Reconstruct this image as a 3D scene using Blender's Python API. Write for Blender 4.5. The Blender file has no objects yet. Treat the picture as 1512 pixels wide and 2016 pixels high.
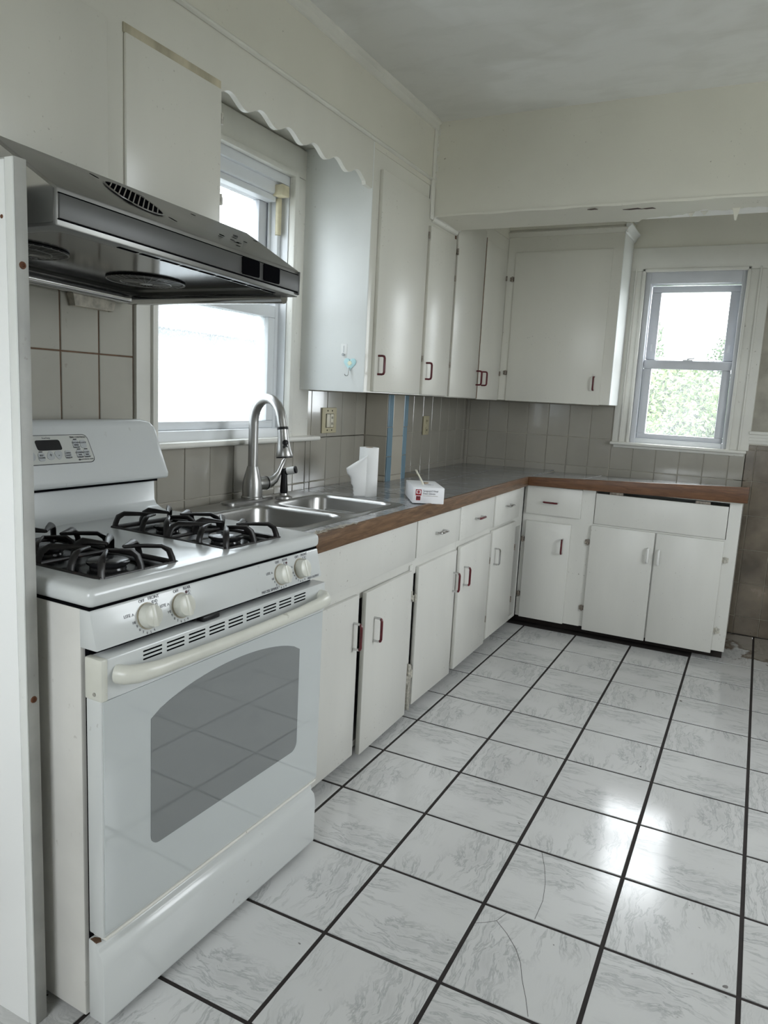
import bpy, bmesh, math, random
from mathutils import Vector, Matrix
random.seed(7)
U = 0.3075            # one floor tile pitch in metres; all coordinates below are in tile pitches
scene = bpy.context.scene
col = scene.collection
PI = math.pi

# ------------------------------------------------------------------ camera
cam_d = bpy.data.cameras.new('camera'); cam = bpy.data.objects.new('camera', cam_d); col.objects.link(cam)
cam_d.sensor_fit = 'VERTICAL'; cam_d.sensor_height = 24.0; cam_d.lens = 24.0 * 1449.73 / 2016
cam_d.clip_start = 0.02; cam_d.clip_end = 200
RT = Vector((0.88942219, 0.45423419, 0.05098504)); DN = Vector((0.11690035, -0.11821721, -0.98608265)); FW = Vector((-0.44188515, 0.88300396, -0.15824514))
M = Matrix((RT, -DN, -FW)).transposed().to_4x4()
M.translation = Vector((3.65066, -3.62296, 4.30214)) * U
cam.matrix_world = M
scene.camera = cam
# ------------------------------------------------------------------ world, lights, exposure
SKY = 12.6
world = bpy.data.worlds.new('overcast'); scene.world = world; world.use_nodes = True
wn = world.node_tree.nodes; wl = world.node_tree.links; wn.clear()
wo = wn.new('ShaderNodeOutputWorld'); wb = wn.new('ShaderNodeBackground'); wb.inputs['Strength'].default_value = SKY
tc = wn.new('ShaderNodeTexCoord'); sx = wn.new('ShaderNodeSeparateXYZ'); rp = wn.new('ShaderNodeValToRGB')
rp.color_ramp.elements[0].position = 0.0; rp.color_ramp.elements[0].color = (0.80, 0.86, 0.90, 1)
rp.color_ramp.elements[1].position = 0.6; rp.color_ramp.elements[1].color = (0.93, 0.97, 1.0, 1)
wl.new(tc.outputs['Generated'], sx.inputs[0]); wl.new(sx.outputs['Z'], rp.inputs[0]); wl.new(rp.outputs[0], wb.inputs['Color']); wl.new(wb.outputs[0], wo.inputs['Surface'])
def portal(name, loc, size, rot):
    l = bpy.data.lights.new(name, 'AREA'); l.shape = 'RECTANGLE'; l.size, l.size_y = size[0] * U, size[1] * U
    l.cycles.is_portal = True
    o = bpy.data.objects.new(name, l); col.objects.link(o); o.location = Vector(loc) * U; o.rotation_euler = rot
portal('portal_sink_window', (-2.75, 3.7, 5.3), (3.5, 2.7), (0, -PI / 2, 0))
portal('portal_back_window', (2.2, 12.55, 5.2), (1.75, 3.3), (-PI / 2, 0, 0))
portal('portal_rear_fill', (1.4, -8.3, 4.9), (3.8, 3.6), (PI / 2, 0, 0))  # opening of the added rear window, unseen, for fill light
portal('portal_right_fill', (8.3, 4.2, 5.1), (3.8, 3.8), (0, PI / 2, 0))  # opening of the added right window, unseen, for fill light
vs = scene.view_settings
vs.view_transform = 'Standard'; vs.look = 'None'; vs.gamma = 1.0; vs.use_curve_mapping = False; vs.exposure = 0.0
scene.cycles.max_bounces = 10; scene.cycles.diffuse_bounces = 6; scene.cycles.glossy_bounces = 4; scene.cycles.transparent_max_bounces = 12
scene.cycles.use_denoising = True; scene.cycles.sample_clamp_indirect = 6.0; scene.cycles.caustics_reflective = False; scene.cycles.caustics_refractive = False

# ------------------------------------------------------------------ materials
MATS = {}
def node(nt, t, **kw):
    n = nt.nodes.new(t)
    for k, v in kw.items():
        if k in n.inputs: n.inputs[k].default_value = v
        else: setattr(n, k, v)
    return n
def ramp(nt, fac, stops, interp='LINEAR'):
    r = nt.nodes.new('ShaderNodeValToRGB'); r.color_ramp.interpolation = interp
    el = r.color_ramp.elements
    while len(el) < len(stops): el.new(0.5)
    for e, (p, c) in zip(el, stops):
        e.position = p; e.color = (*c, 1) if len(c) == 3 else c
    if fac is not None: nt.links.new(fac, r.inputs[0])
    return r.outputs[0]
def mix(nt, fac, a, b, mode='MIX'):
    m = nt.nodes.new('ShaderNodeMix'); m.data_type = 'RGBA'; m.blend_type = mode
    for sock, v in ((m.inputs['Factor'], fac), (m.inputs['A'], a), (m.inputs['B'], b)):
        if isinstance(v, (int, float)): sock.default_value = v
        elif isinstance(v, tuple): sock.default_value = (*v, 1) if len(v) == 3 else v
        else: nt.links.new(v, sock)
    return m.outputs['Result']
def math_(nt, op, a, b=0.0, clamp=False):
    m = nt.nodes.new('ShaderNodeMath'); m.operation = op; m.use_clamp = clamp
    for i, v in enumerate((a, b)):
        if isinstance(v, (int, float)): m.inputs[i].default_value = v
        else: nt.links.new(v, m.inputs[i])
    return m.outputs[0]
def newmat(name):
    m = bpy.data.materials.new(name); m.use_nodes = True; nt = m.node_tree; nt.nodes.clear()
    out = nt.nodes.new('ShaderNodeOutputMaterial'); b = nt.nodes.new('ShaderNodeBsdfPrincipled'); nt.links.new(b.outputs[0], out.inputs['Surface'])
    MATS[name] = m
    return m, nt, b, out
def coords(nt, kind='pos', scale=(1, 1, 1), rot=(0, 0, 0)):
    if kind == 'pos': src = nt.nodes.new('ShaderNodeNewGeometry').outputs['Position']
    else: src = nt.nodes.new('ShaderNodeTexCoord').outputs['Object']
    mp = nt.nodes.new('ShaderNodeMapping'); mp.inputs['Scale'].default_value = scale; mp.inputs['Rotation'].default_value = rot
    nt.links.new(src, mp.inputs[0]); return mp.outputs[0]
def noise(nt, vec, scale, detail=4, rough=0.55, dist=0.0):
    n = node(nt, 'ShaderNodeTexNoise', Scale=scale, Detail=detail, Roughness=rough, Distortion=dist); nt.links.new(vec, n.inputs['Vector']); return n.outputs['Fac']
def bump(nt, b, h, strength=0.2, dist=0.002):
    n = node(nt, 'ShaderNodeBump', Strength=strength, Distance=dist); nt.links.new(h, n.inputs['Height']); nt.links.new(n.outputs[0], b.inputs['Normal'])
def surf(name, c, rough=0.4, metal=0.0, var=0.06, vscale=3.0, specks=0.0, speckc=(0.12, 0.09, 0.06), sscale=60.0, bmp=0.0, bscale=200, spec=0.5, objvar=0.0, stretch=(1, 1, 1), coat=0.0):
    m, nt, b, out = newmat(name)
    v = coords(nt, 'pos', stretch)
    n1 = noise(nt, v, vscale, 5)
    dark = tuple(x * (1 - var * 2) for x in c); light = tuple(min(1, x * (1 + var)) for x in c)
    cc = ramp(nt, n1, [(0.3, dark), (0.7, light)])
    if objvar:
        oi = nt.nodes.new('ShaderNodeObjectInfo'); k = ramp(nt, oi.outputs['Random'], [(0, (1 - objvar,) * 3), (1, (1, 1, 1))])
        cc = mix(nt, 1.0, cc, k, 'MULTIPLY')
    if specks:
        n2 = noise(nt, coords(nt, 'pos'), sscale, 2, 0.5); n3 = noise(nt, coords(nt, 'pos'), 5.0, 2)
        f = math_(nt, 'MULTIPLY', ramp(nt, n2, [(0.70 - 0.02, (0, 0, 0)), (0.74, (1, 1, 1))]), ramp(nt, n3, [(0.5, (0, 0, 0)), (0.7, (1, 1, 1))]))
        f = math_(nt, 'MULTIPLY', f, specks)
        cc = mix(nt, f, cc, speckc)
    nt.links.new(cc, b.inputs['Base Color'])
    rr = ramp(nt, n1, [(0.3, (max(0, rough - 0.025),) * 3), (0.7, (min(1, rough + 0.025),) * 3)]); nt.links.new(rr, b.inputs['Roughness'])
    b.inputs['Metallic'].default_value = metal; b.inputs['Specular IOR Level'].default_value = spec
    b.inputs['Coat Weight'].default_value = coat
    if bmp: bump(nt, b, noise(nt, v, bscale, 3), bmp, 0.001)
    return m
surf('wall_paint', (0.70, 0.68, 0.605), 0.55, var=0.05, vscale=1.2, specks=0.7, sscale=70, bmp=0.15, bscale=90)
surf('cabinet_paint', (0.68, 0.665, 0.605), 0.30, var=0.04, vscale=2.0, specks=0.5, sscale=100, bmp=0.04, bscale=60, stretch=(1, 1, 0.25))
surf('base_paint', (0.66, 0.655, 0.62), 0.36, var=0.05, vscale=2.5, specks=0.6, sscale=95, bmp=0.12, bscale=40, stretch=(1, 1, 0.25))
surf('trim_paint', (0.74, 0.73, 0.68), 0.38, var=0.05, vscale=3.0, specks=0.6, bmp=0.1, bscale=60)
surf('side_panel_paint', (0.76, 0.775, 0.76), 0.4, var=0.03, specks=0.4)
surf('laminate_white', (0.90, 0.91, 0.91), 0.25, var=0.02, vscale=0.6)
surf('panel_edge', (0.40, 0.40, 0.38), 0.5, var=0.10, vscale=9, specks=0.8)
surf('pvc_white', (0.72, 0.74, 0.76), 0.3, var=0.02)
surf('pvc_grey', (0.60, 0.615, 0.65), 0.35, var=0.03)
surf('enamel', (0.60, 0.62, 0.62), 0.22, var=0.025, vscale=1.5, specks=0.3, sscale=50, coat=0.1)
surf('enamel_side', (0.66, 0.65, 0.62), 0.35, var=0.06, vscale=3, specks=1.0, sscale=45)
surf('enamel_ivory', (0.64, 0.64, 0.58), 0.3, var=0.05, vscale=8, specks=0.4)
surf('glass_white', (0.52, 0.55, 0.555), 0.04, var=0.01, coat=0.5)
surf('black_gap', (0.005, 0.005, 0.006), 0.9, spec=0.0)
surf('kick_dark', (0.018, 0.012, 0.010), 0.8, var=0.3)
surf('inside_dark', (0.10, 0.085, 0.07), 0.8, var=0.2)
surf('cast_iron', (0.018, 0.016, 0.016), 0.36, var=0.25, vscale=30, specks=0.5, speckc=(0.10, 0.045, 0.02), sscale=40, bmp=0.3, bscale=300)
surf('burner_black', (0.022, 0.022, 0.024), 0.22, var=0.2, vscale=20, specks=0.6, speckc=(0.20, 0.19, 0.18), sscale=60)
surf('well_black', (0.012, 0.012, 0.013), 0.18, var=0.2, vscale=12)
surf('hood_steel', (0.26, 0.257, 0.25), 0.36, metal=0.85, var=0.10, vscale=4, specks=0.25, speckc=(0.02, 0.02, 0.02), bmp=0.03, bscale=30)
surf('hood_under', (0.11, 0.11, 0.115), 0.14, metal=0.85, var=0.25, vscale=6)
surf('hood_band', (0.085, 0.085, 0.084), 0.42, metal=0.3, var=0.06)
surf('chrome', (0.62, 0.62, 0.62), 0.14, metal=1.0, var=0.05)
surf('steel_brushed', (0.42, 0.415, 0.405), 0.36, metal=1.0, var=0.03, vscale=70, stretch=(1, 1, 0.06))
surf('sink_steel', (0.42, 0.415, 0.405), 0.3, metal=1.0, var=0.03, vscale=60, stretch=(0.1, 1, 1))
surf('black_plastic', (0.010, 0.010, 0.011), 0.4, spec=0.25)
surf('handle_red', (0.105, 0.008, 0.014), 0.3, var=0.2, vscale=60, specks=0.5, speckc=(0.5, 0.5, 0.5), sscale=120)
surf('hinge_metal', (0.30, 0.26, 0.22), 0.45, metal=0.5, var=0.3, vscale=90)
surf('hinge_painted', (0.55, 0.53, 0.47), 0.45, var=0.2, vscale=90)
surf('ivory_plastic', (0.50, 0.45, 0.30), 0.4, var=0.04, specks=0.5)
surf('ivory_light', (0.66, 0.62, 0.50), 0.35, var=0.03)
surf('plate_white', (0.78, 0.78, 0.76), 0.4)
surf('paper', (0.84, 0.84, 0.83), 0.9, var=0.02, bmp=0.5, bscale=250, spec=0.1)
surf('cardboard_inner', (0.36, 0.27, 0.17), 0.85)
surf('carton', (0.78, 0.78, 0.80), 0.5, var=0.02)
surf('carton_top', (0.72, 0.70, 0.68), 0.5, var=0.03)
surf('print_red', (0.30, 0.02, 0.03), 0.5)
surf('print_maroon', (0.06, 0.01, 0.015), 0.5)
surf('print_grey', (0.13, 0.13, 0.15), 0.5)
surf('print_tan', (0.42, 0.38, 0.30), 0.5)
surf('stain_yellow', (0.50, 0.45, 0.33), 0.5, var=0.2, vscale=14, stretch=(1, 1, 0.3))
surf('print_black', (0.03, 0.03, 0.035), 0.5)
surf('panel_pale', (0.54, 0.55, 0.52), 0.35, var=0.02)
surf('button_grey', (0.45, 0.47, 0.48), 0.5)
surf('tile_wall_shaded', (0.36, 0.34, 0.295), 0.12, var=0.06, vscale=2.0, specks=0.25, objvar=0.05, coat=0.3)  # wall tile with the shade under the cabinets put into its colour
surf('tile_dirty', (0.20, 0.165, 0.125), 0.25, var=0.22, vscale=6.0, specks=0.8, speckc=(0.05, 0.035, 0.02), sscale=40)
surf('dark_specked', (0.40, 0.375, 0.315), 0.6, var=0.15, vscale=7, specks=1.0, speckc=(0.07, 0.06, 0.04), sscale=45)
surf('tile_wall_lit', (0.47, 0.455, 0.40), 0.16, var=0.06, vscale=2.0, specks=0.4, objvar=0.05)  # lighter copy of the same wall tile for the brighter stove wall
surf('tile_blue', (0.16, 0.255, 0.32), 0.15, var=0.05, objvar=0.1)
surf('tile_column', (0.42, 0.39, 0.33), 0.16, var=0.05, objvar=0.1)
surf('grout_light', (0.42, 0.39, 0.33), 0.8, var=0.12, vscale=14)
surf('grout_brown', (0.15, 0.085, 0.05), 0.85, var=0.2, vscale=20)
surf('grout_floor', (0.022, 0.017, 0.016), 0.85, var=0.2, vscale=20)
surf('rust', (0.14, 0.05, 0.02), 0.8, var=0.3, vscale=60)
surf('plaster_raw', (0.95, 0.945, 0.93), 0.8, var=0.03)
surf('torn_dark', (0.09, 0.06, 0.055), 0.9)
surf('hook_blue', (0.45, 0.68, 0.70), 0.4, var=0.05)
surf('hook_cream', (0.78, 0.76, 0.55), 0.5)
surf('blind_ivory', (0.66, 0.60, 0.42), 0.45, var=0.08, vscale=25, specks=0.5)
surf('plastic_wrap', (0.62, 0.58, 0.50), 0.18, var=0.2, vscale=35, bmp=0.6, bscale=60)
surf('leaf', (0.055, 0.11, 0.038), 0.6, var=0.25, vscale=2.0, objvar=0.3)
surf('leaf_light', (0.115, 0.19, 0.05), 0.6, var=0.25, vscale=2.0, objvar=0.2)
surf('bark', (0.16, 0.12, 0.08), 0.9, var=0.2, vscale=15)
surf('grass', (0.27, 0.275, 0.245), 0.9, var=0.25, vscale=0.8)
surf('siding', (0.30, 0.315, 0.33), 0.6, var=0.03)
surf('roofing', (0.17, 0.18, 0.20), 0.8, var=0.1)

def ceiling_mat():
    m, nt, b, out = newmat('ceiling_paint')
    v = coords(nt, 'pos', (1, 1, 1))
    n1 = noise(nt, v, 1.6, 3, 0.5, 0.6); n2 = noise(nt, coords(nt, 'pos', (1.0, 2.5, 1)), 3.5, 4, 0.6, 0.4)
    patch = ramp(nt, n1, [(0.42, (0.68, 0.675, 0.65)), (0.52, (0.75, 0.75, 0.735))])
    patch2 = ramp(nt, n2, [(0.40, (0.95, 0.95, 0.945)), (0.52, (1, 1, 1))])
    cc = mix(nt, 1.0, patch, patch2, 'MULTIPLY'); nt.links.new(cc, b.inputs['Base Color'])
    b.inputs['Roughness'].default_value = 0.42
    bump(nt, b, noise(nt, v, 60, 4), 0.2, 0.002)
ceiling_mat()
def marble(name, base, vein, tscale, rough, kind='obj', stain=False, mask=(0.38, 0.58), width=0.055, spread=1.0):
    m, nt, b, out = newmat(name)
    src = coords(nt, kind)
    w = noise(nt, src, 5.0 * tscale, 3, 0.5)
    mp = nt.nodes.new('ShaderNodeMapping'); mp.inputs['Rotation'].default_value = (0, 0, math.radians(52)); mp.inputs['Scale'].default_value = (0.8, 4.6, 1.0)
    add = nt.nodes.new('ShaderNodeVectorMath'); add.operation = 'ADD'
    cb = nt.nodes.new('ShaderNodeCombineXYZ'); nt.links.new(math_(nt, 'MULTIPLY', w, 0.09 / tscale), cb.inputs[0]); nt.links.new(math_(nt, 'MULTIPLY', w, 0.13 / tscale), cb.inputs[1])
    nt.links.new(src, add.inputs[0]); nt.links.new(cb.outputs[0], add.inputs[1]); nt.links.new(add.outputs[0], mp.inputs[0])
    n = noise(nt, mp.outputs[0], 5.0 * tscale, 7, 0.66, 0.35)
    ridge = math_(nt, 'ABSOLUTE', math_(nt, 'SUBTRACT', n, 0.5))
    thin = ramp(nt, ridge, [(0.0, (1, 1, 1)), (width, (0, 0, 0))])
    soft = ramp(nt, n, [(0.34, (0.7,) * 3), (0.50, (0, 0, 0))])
    msk = ramp(nt, noise(nt, src, 4.2 * tscale, 2, 0.5), [(mask[0], (0, 0, 0)), (mask[1], (1, 1, 1))])
    f = math_(nt, 'MULTIPLY', math_(nt, 'MAXIMUM', thin, math_(nt, 'MULTIPLY', soft, spread)), msk)
    cc = mix(nt, math_(nt, 'MULTIPLY', f, 0.8), base, vein)
    big = noise(nt, coords(nt, 'pos'), 1.1, 3)
    cc = mix(nt, 1.0, cc, ramp(nt, big, [(0.35, (0.93, 0.93, 0.925)), (0.65, (1, 1, 1))]), 'MULTIPLY')
    sp = noise(nt, coords(nt, 'pos'), 42.0, 1, 0.5); sp2 = noise(nt, coords(nt, 'pos'), 3.0, 2)
    fs = math_(nt, 'MULTIPLY', ramp(nt, sp, [(0.765, (0, 0, 0)), (0.785, (1, 1, 1))]), ramp(nt, sp2, [(0.48, (0, 0, 0)), (0.6, (1, 1, 1))]))
    cc = mix(nt, fs, cc, (0.07, 0.06, 0.055))
    if stain:
        g = nt.nodes.new('ShaderNodeNewGeometry'); sub = nt.nodes.new('ShaderNodeVectorMath'); sub.operation = 'DISTANCE'
        nt.links.new(g.outputs['Position'], sub.inputs[0]); sub.inputs[1].default_value = (4.55 * U, 11.6 * U, 0)
        d = math_(nt, 'ADD', sub.outputs['Value'], math_(nt, 'MULTIPLY', math_(nt, 'SUBTRACT', noise(nt, coords(nt, 'pos'), 9.0, 4), 0.5), 0.55))
        f1 = ramp(nt, d, [(0.30, (0.85,) * 3), (0.36, (0, 0, 0))])
        edge = ramp(nt, d, [(0.27, (0, 0, 0)), (0.315, (1, 1, 1)), (0.35, (0, 0, 0))])
        cc = mix(nt, math_(nt, 'MULTIPLY', f1, 0.75), cc, (0.20, 0.155, 0.10)); cc = mix(nt, math_(nt, 'MULTIPLY', edge, 0.8), cc, (0.10, 0.06, 0.03))
    nt.links.new(cc, b.inputs['Base Color'])
    nt.links.new(ramp(nt, big, [(0.3, (rough,) * 3), (0.7, (rough + 0.07,) * 3)]), b.inputs['Roughness'])
    return m
marble('floor_marble', (0.62, 0.625, 0.625), (0.34, 0.35, 0.355), 1.15, 0.11, stain=True, mask=(0.40, 0.60), width=0.035, spread=0.7)
marble('counter_marble', (0.17, 0.175, 0.18), (0.46, 0.47, 0.48), 1.3, 0.10, mask=(0.25, 0.5), width=0.07, spread=1.4)
def wood_mat(name, a, b_, sc):
    m, nt, b, out = newmat(name)
    v = coords(nt, 'pos', sc)
    n = noise(nt, v, 14, 6, 0.65, 0.8)
    cc = ramp(nt, n, [(0.32, a), (0.5, tuple((x + y) / 2 for x, y in zip(a, b_))), (0.66, b_)])
    nt.links.new(cc, b.inputs['Base Color']); b.inputs['Roughness'].default_value = 0.42
    bump(nt, b, n, 0.2, 0.001)
wood_mat('oak_side', (0.070, 0.036, 0.017), (0.20, 0.115, 0.062), (6, 0.5, 6))
wood_mat('oak_back', (0.070, 0.028, 0.011), (0.165, 0.075, 0.032), (0.5, 6, 6))
wood_mat('ply_edge', (0.30, 0.20, 0.10), (0.55, 0.42, 0.26), (3, 3, 3))
def glass_mat(name, haze, scale, tint=(1, 1, 1), drops=0.0, tlc=0.95):
    m, nt, b, out = newmat(name); nt.nodes.remove(b)
    tr = node(nt, 'ShaderNodeBsdfTransparent'); tr.inputs[0].default_value = (*tint, 1)
    tl = node(nt, 'ShaderNodeBsdfTranslucent'); tl.inputs[0].default_value = (0.96 * tlc, 0.99 * tlc, tlc, 1)
    gl = node(nt, 'ShaderNodeBsdfGlossy', Roughness=0.03)
    n = noise(nt, coords(nt, 'pos'), scale, 3, 0.7)
    n2 = noise(nt, coords(nt, 'pos'), 3.0, 3)
    f = math_(nt, 'ADD', math_(nt, 'MULTIPLY', ramp(nt, n, [(0.5, (0, 0, 0)), (0.64, (1, 1, 1))]), drops), math_(nt, 'MULTIPLY', n2, haze), True)
    m1 = nt.nodes.new('ShaderNodeMixShader'); nt.links.new(f, m1.inputs[0]); nt.links.new(tr.outputs[0], m1.inputs[1]); nt.links.new(tl.outputs[0], m1.inputs[2])
    lw = node(nt, 'ShaderNodeLayerWeight', Blend=0.15); fr = nt.nodes.new('ShaderNodeMath'); fr.operation = 'MULTIPLY'; fr.inputs[1].default_value = 0.25; nt.links.new(lw.outputs['Facing'], fr.inputs[0]); m2 = nt.nodes.new('ShaderNodeMixShader')
    nt.links.new(fr.outputs[0], m2.inputs[0]); nt.links.new(m1.outputs[0], m2.inputs[1]); nt.links.new(gl.outputs[0], m2.inputs[2]); nt.links.new(m2.outputs[0], out.inputs['Surface'])
glass_mat('glass_wet', 0.40, 140, tint=(0.74, 0.76, 0.77), drops=0.30, tlc=0.55)
glass_mat('glass_rain', 0.075, 170, drops=0.10)
glass_mat('glass_pane', 0.30, 110, tint=(0.80, 0.81, 0.82), drops=0.15, tlc=0.6)
glass_mat('glass_rain_faint', 0.03, 110, drops=0.04)
glass_mat('glass_clear', 0.0, 90)
def oven_glass():
    m, nt, b, out = newmat('oven_window')
    v = coords(nt, 'obj', (1, 1, 1))
    vo = node(nt, 'ShaderNodeTexVoronoi', Scale=420.0); nt.links.new(v, vo.inputs['Vector']); vo.inputs['Randomness'].default_value = 0.0
    cc = ramp(nt, vo.outputs['Distance'], [(0.30, (0.07, 0.078, 0.08)), (0.5, (0.20, 0.212, 0.215))])
    nt.links.new(cc, b.inputs['Base Color']); b.inputs['Roughness'].default_value = 0.03; b.inputs['Coat Weight'].default_value = 0.6
oven_glass()

# ------------------------------------------------------------------ mesh helpers
class MB:
    def __init__(s): s.v = []; s.f = []
    def add(s, vs, fs):
        k = len(s.v); s.v += [tuple(p) for p in vs]; s.f += [tuple(i + k for i in f) for f in fs]; return s
    def box(s, x0, x1, y0, y1, z0, z1):
        x0, x1 = min(x0, x1), max(x0, x1); y0, y1 = min(y0, y1), max(y0, y1); z0, z1 = min(z0, z1), max(z0, z1)
        return s.add([(x0, y0, z0), (x1, y0, z0), (x1, y1, z0), (x0, y1, z0), (x0, y0, z1), (x1, y0, z1), (x1, y1, z1), (x0, y1, z1)],
                     [(0, 3, 2, 1), (4, 5, 6, 7), (0, 1, 5, 4), (1, 2, 6, 5), (2, 3, 7, 6), (3, 0, 4, 7)])
    def prism(s, pts, axis, a, b):
        # pts: 2D outline in the plane of the two other axes (in x,y,z order)
        def P(q, t): return {'x': (t, q[0], q[1]), 'y': (q[0], t, q[1]), 'z': (q[0], q[1], t)}[axis]
        n = len(pts)
        return s.add([P(q, a) for q in pts] + [P(q, b) for q in pts], [tuple(range(n)), tuple(range(2 * n - 1, n - 1, -1))] + [(i, i + n, (i + 1) % n + n, (i + 1) % n) for i in range(n)])
    def loft(s, rings, caps=True, closed=True):
        n = len(rings[0]); vs = [p for r in rings for p in r]; fs = []
        for k in range(len(rings) - 1):
            for i in range(n if closed else n - 1):
                j = (i + 1) % n; fs.append((k * n + i, k * n + j, (k + 1) * n + j, (k + 1) * n + i))
        if caps: fs += [tuple(range(n - 1, -1, -1)), tuple(range((len(rings) - 1) * n, len(rings) * n))]
        return s.add(vs, fs)
    def tube(s, path, r, n=10, caps=True, flat=None):
        P = [Vector(p) for p in path]; rings = []
        rr = r if isinstance(r, (list, tuple)) else [r] * len(P)
        up = None
        for i, p in enumerate(P):
            t = (P[min(i + 1, len(P) - 1)] - P[max(i - 1, 0)]).normalized()
            if up is None:
                up = Vector((0, 0, 1)) if abs(t.z) < 0.9 else Vector((1, 0, 0))
                if flat: up = Vector(flat)
            a = (up - t * up.dot(t)).normalized(); up = a; b = t.cross(a)
            r_ = rr[i] if isinstance(rr[i], (list, tuple)) else (rr[i], rr[i])
            rings.append([p + a * (math.cos(2 * PI * k / n) * r_[0]) + b * (math.sin(2 * PI * k / n) * r_[1]) for k in range(n)])
        return s.loft(rings, caps)
    def lathe(s, prof, o=(0, 0, 0), axis=(0, 0, 1), n=24):
        o = Vector(o); ax = Vector(axis).normalized(); a = ax.orthogonal().normalized(); b = ax.cross(a); rings = []
        for r, h in prof: rings.append([o + ax * h + a * (math.cos(2 * PI * k / n) * max(r, 1e-4)) + b * (math.sin(2 * PI * k / n) * max(r, 1e-4)) for k in range(n)])
        return s.loft(rings, True)
    def fplate(s, o, right, up, pts, h0, h1):
        # outline pts in a face frame, from height h0 to h1 along the normal
        o = Vector(o); r = Vector(right).normalized(); u = Vector(up).normalized(); nn = r.cross(u); n = len(pts)
        def P(q, h): return o + r * q[0] + u * q[1] + nn * h
        return s.add([P(q, h0) for q in pts] + [P(q, h1) for q in pts], [tuple(range(n - 1, -1, -1)), tuple(range(n, 2 * n))] + [(i, (i + 1) % n, (i + 1) % n + n, i + n) for i in range(n)])
def rrect(w, h, r, n=5, cx=0, cy=0, skew=0.0):
    pts = []
    for (sx_, sy_, a0) in ((1, 1, 0), (-1, 1, 90), (-1, -1, 180), (1, -1, 270)):
        for k in range(n + 1):
            a = math.radians(a0 + 90 * k / n)
            x = sx_ * (w / 2 - r) + r * math.cos(a); y = sy_ * (h / 2 - r) + r * math.sin(a)
            pts.append((cx + x + skew * y, cy + y))
    return pts
def circ(r, n=16, cx=0, cy=0): return [(cx + r * math.cos(2 * PI * k / n), cy + r * math.sin(2 * PI * k / n)) for k in range(n)]
ORG = {}
def mesh_of(mb, org, bevel=0.0, seg=2, angle=35, smooth=True):
    bm = bmesh.new()
    vs = [bm.verts.new((Vector(p) - org) * U) for p in mb.v]
    for f in mb.f:
        try: bm.faces.new([vs[i] for i in f])
        except ValueError: pass
    bmesh.ops.recalc_face_normals(bm, faces=bm.faces)
    if bevel:
        ed = [e for e in bm.edges if len(e.link_faces) == 2 and e.calc_face_angle(0) > math.radians(angle)]
        bmesh.ops.bevel(bm, geom=ed, offset=bevel * U, segments=seg, affect='EDGES', clamp_overlap=True, profile=0.5)
    me = bpy.data.meshes.new('m'); bm.to_mesh(me); bm.free()
    if smooth:
        me.shade_smooth(); me.set_sharp_from_angle(angle=math.radians(38))
    return me
def part(name, mb, mat, parent=None, bevel=0.0, seg=2, smooth=True, label=None, kind=None):
    org = ORG.get(parent.name if parent else None, Vector((0, 0, 0)))
    o = bpy.data.objects.new(name, mesh_of(mb, org, bevel, seg, smooth=smooth)); o.data.name = name
    o.data.materials.append(MATS[mat]); col.objects.link(o)
    if parent: o.parent = parent
    ORG[o.name] = org
    if label: o['label'] = label
    if kind: o['kind'] = kind
    return o
def thing(name, label, cat, loc=(0, 0, 0), rot=(0, 0, 0), group=None, local=False):
    o = bpy.data.objects.new(name, None); col.objects.link(o); o.location = Vector(loc) * U; o.rotation_euler = rot; o.empty_display_size = 0.05
    o['label'] = label; o['category'] = cat
    if group: o['group'] = group
    ORG[o.name] = Vector((0, 0, 0)) if local else Vector(loc)
    return o
def tag(o, label, cat, group=None):
    o['label'] = label; o['category'] = cat
    if group: o['group'] = group
    return o
def single(name, mb, mat, label, cat, loc, **kw):
    o = part(name, mb, mat, None, **kw); d = Vector(loc) * U
    for v in o.data.vertices: v.co -= d
    o.location = d; ORG[o.name] = Vector(loc); return tag(o, label, cat)
def struct(name, mb, mat, label=None, parent=None, **kw):
    o = part(name, mb, mat, parent, **kw); o['kind'] = 'structure'
    if label: o['label'] = label
    return o
def sroot(name, label=None, loc=(0, 0, 0)):
    o = bpy.data.objects.new(name, None); col.objects.link(o); o.location = Vector(loc) * U; o['kind'] = 'structure'; o.empty_display_size = 0.05
    if label: o['label'] = label
    ORG[o.name] = Vector(loc); return o
def cut(o, cutter):
    org = ORG.get(o.name, Vector((0, 0, 0)))
    c = bpy.data.objects.new('cutter', mesh_of(cutter, org, smooth=False)); col.objects.link(c); c.matrix_world = o.matrix_world.copy()
    if o.parent: bpy.context.view_layer.update(); c.matrix_world = o.matrix_world.copy()
    md = o.modifiers.new('b', 'BOOLEAN'); md.operation = 'DIFFERENCE'; md.solver = 'EXACT'; md.object = c
    bpy.context.view_layer.update()
    dg = bpy.context.evaluated_depsgraph_get(); me = bpy.data.meshes.new_from_object(o.evaluated_get(dg))
    o.modifiers.clear(); old = o.data; o.data = me; me.name = old.name
    bpy.data.objects.remove(c); me.shade_smooth(); me.set_sharp_from_angle(angle=math.radians(38))
def copy_part(src, parent, loc, rotz=0.0, name=None):
    o = src.copy(); col.objects.link(o); o.parent = parent; o.location = Vector(loc) * U; o.rotation_euler = (0, 0, rotz); return o
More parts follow.
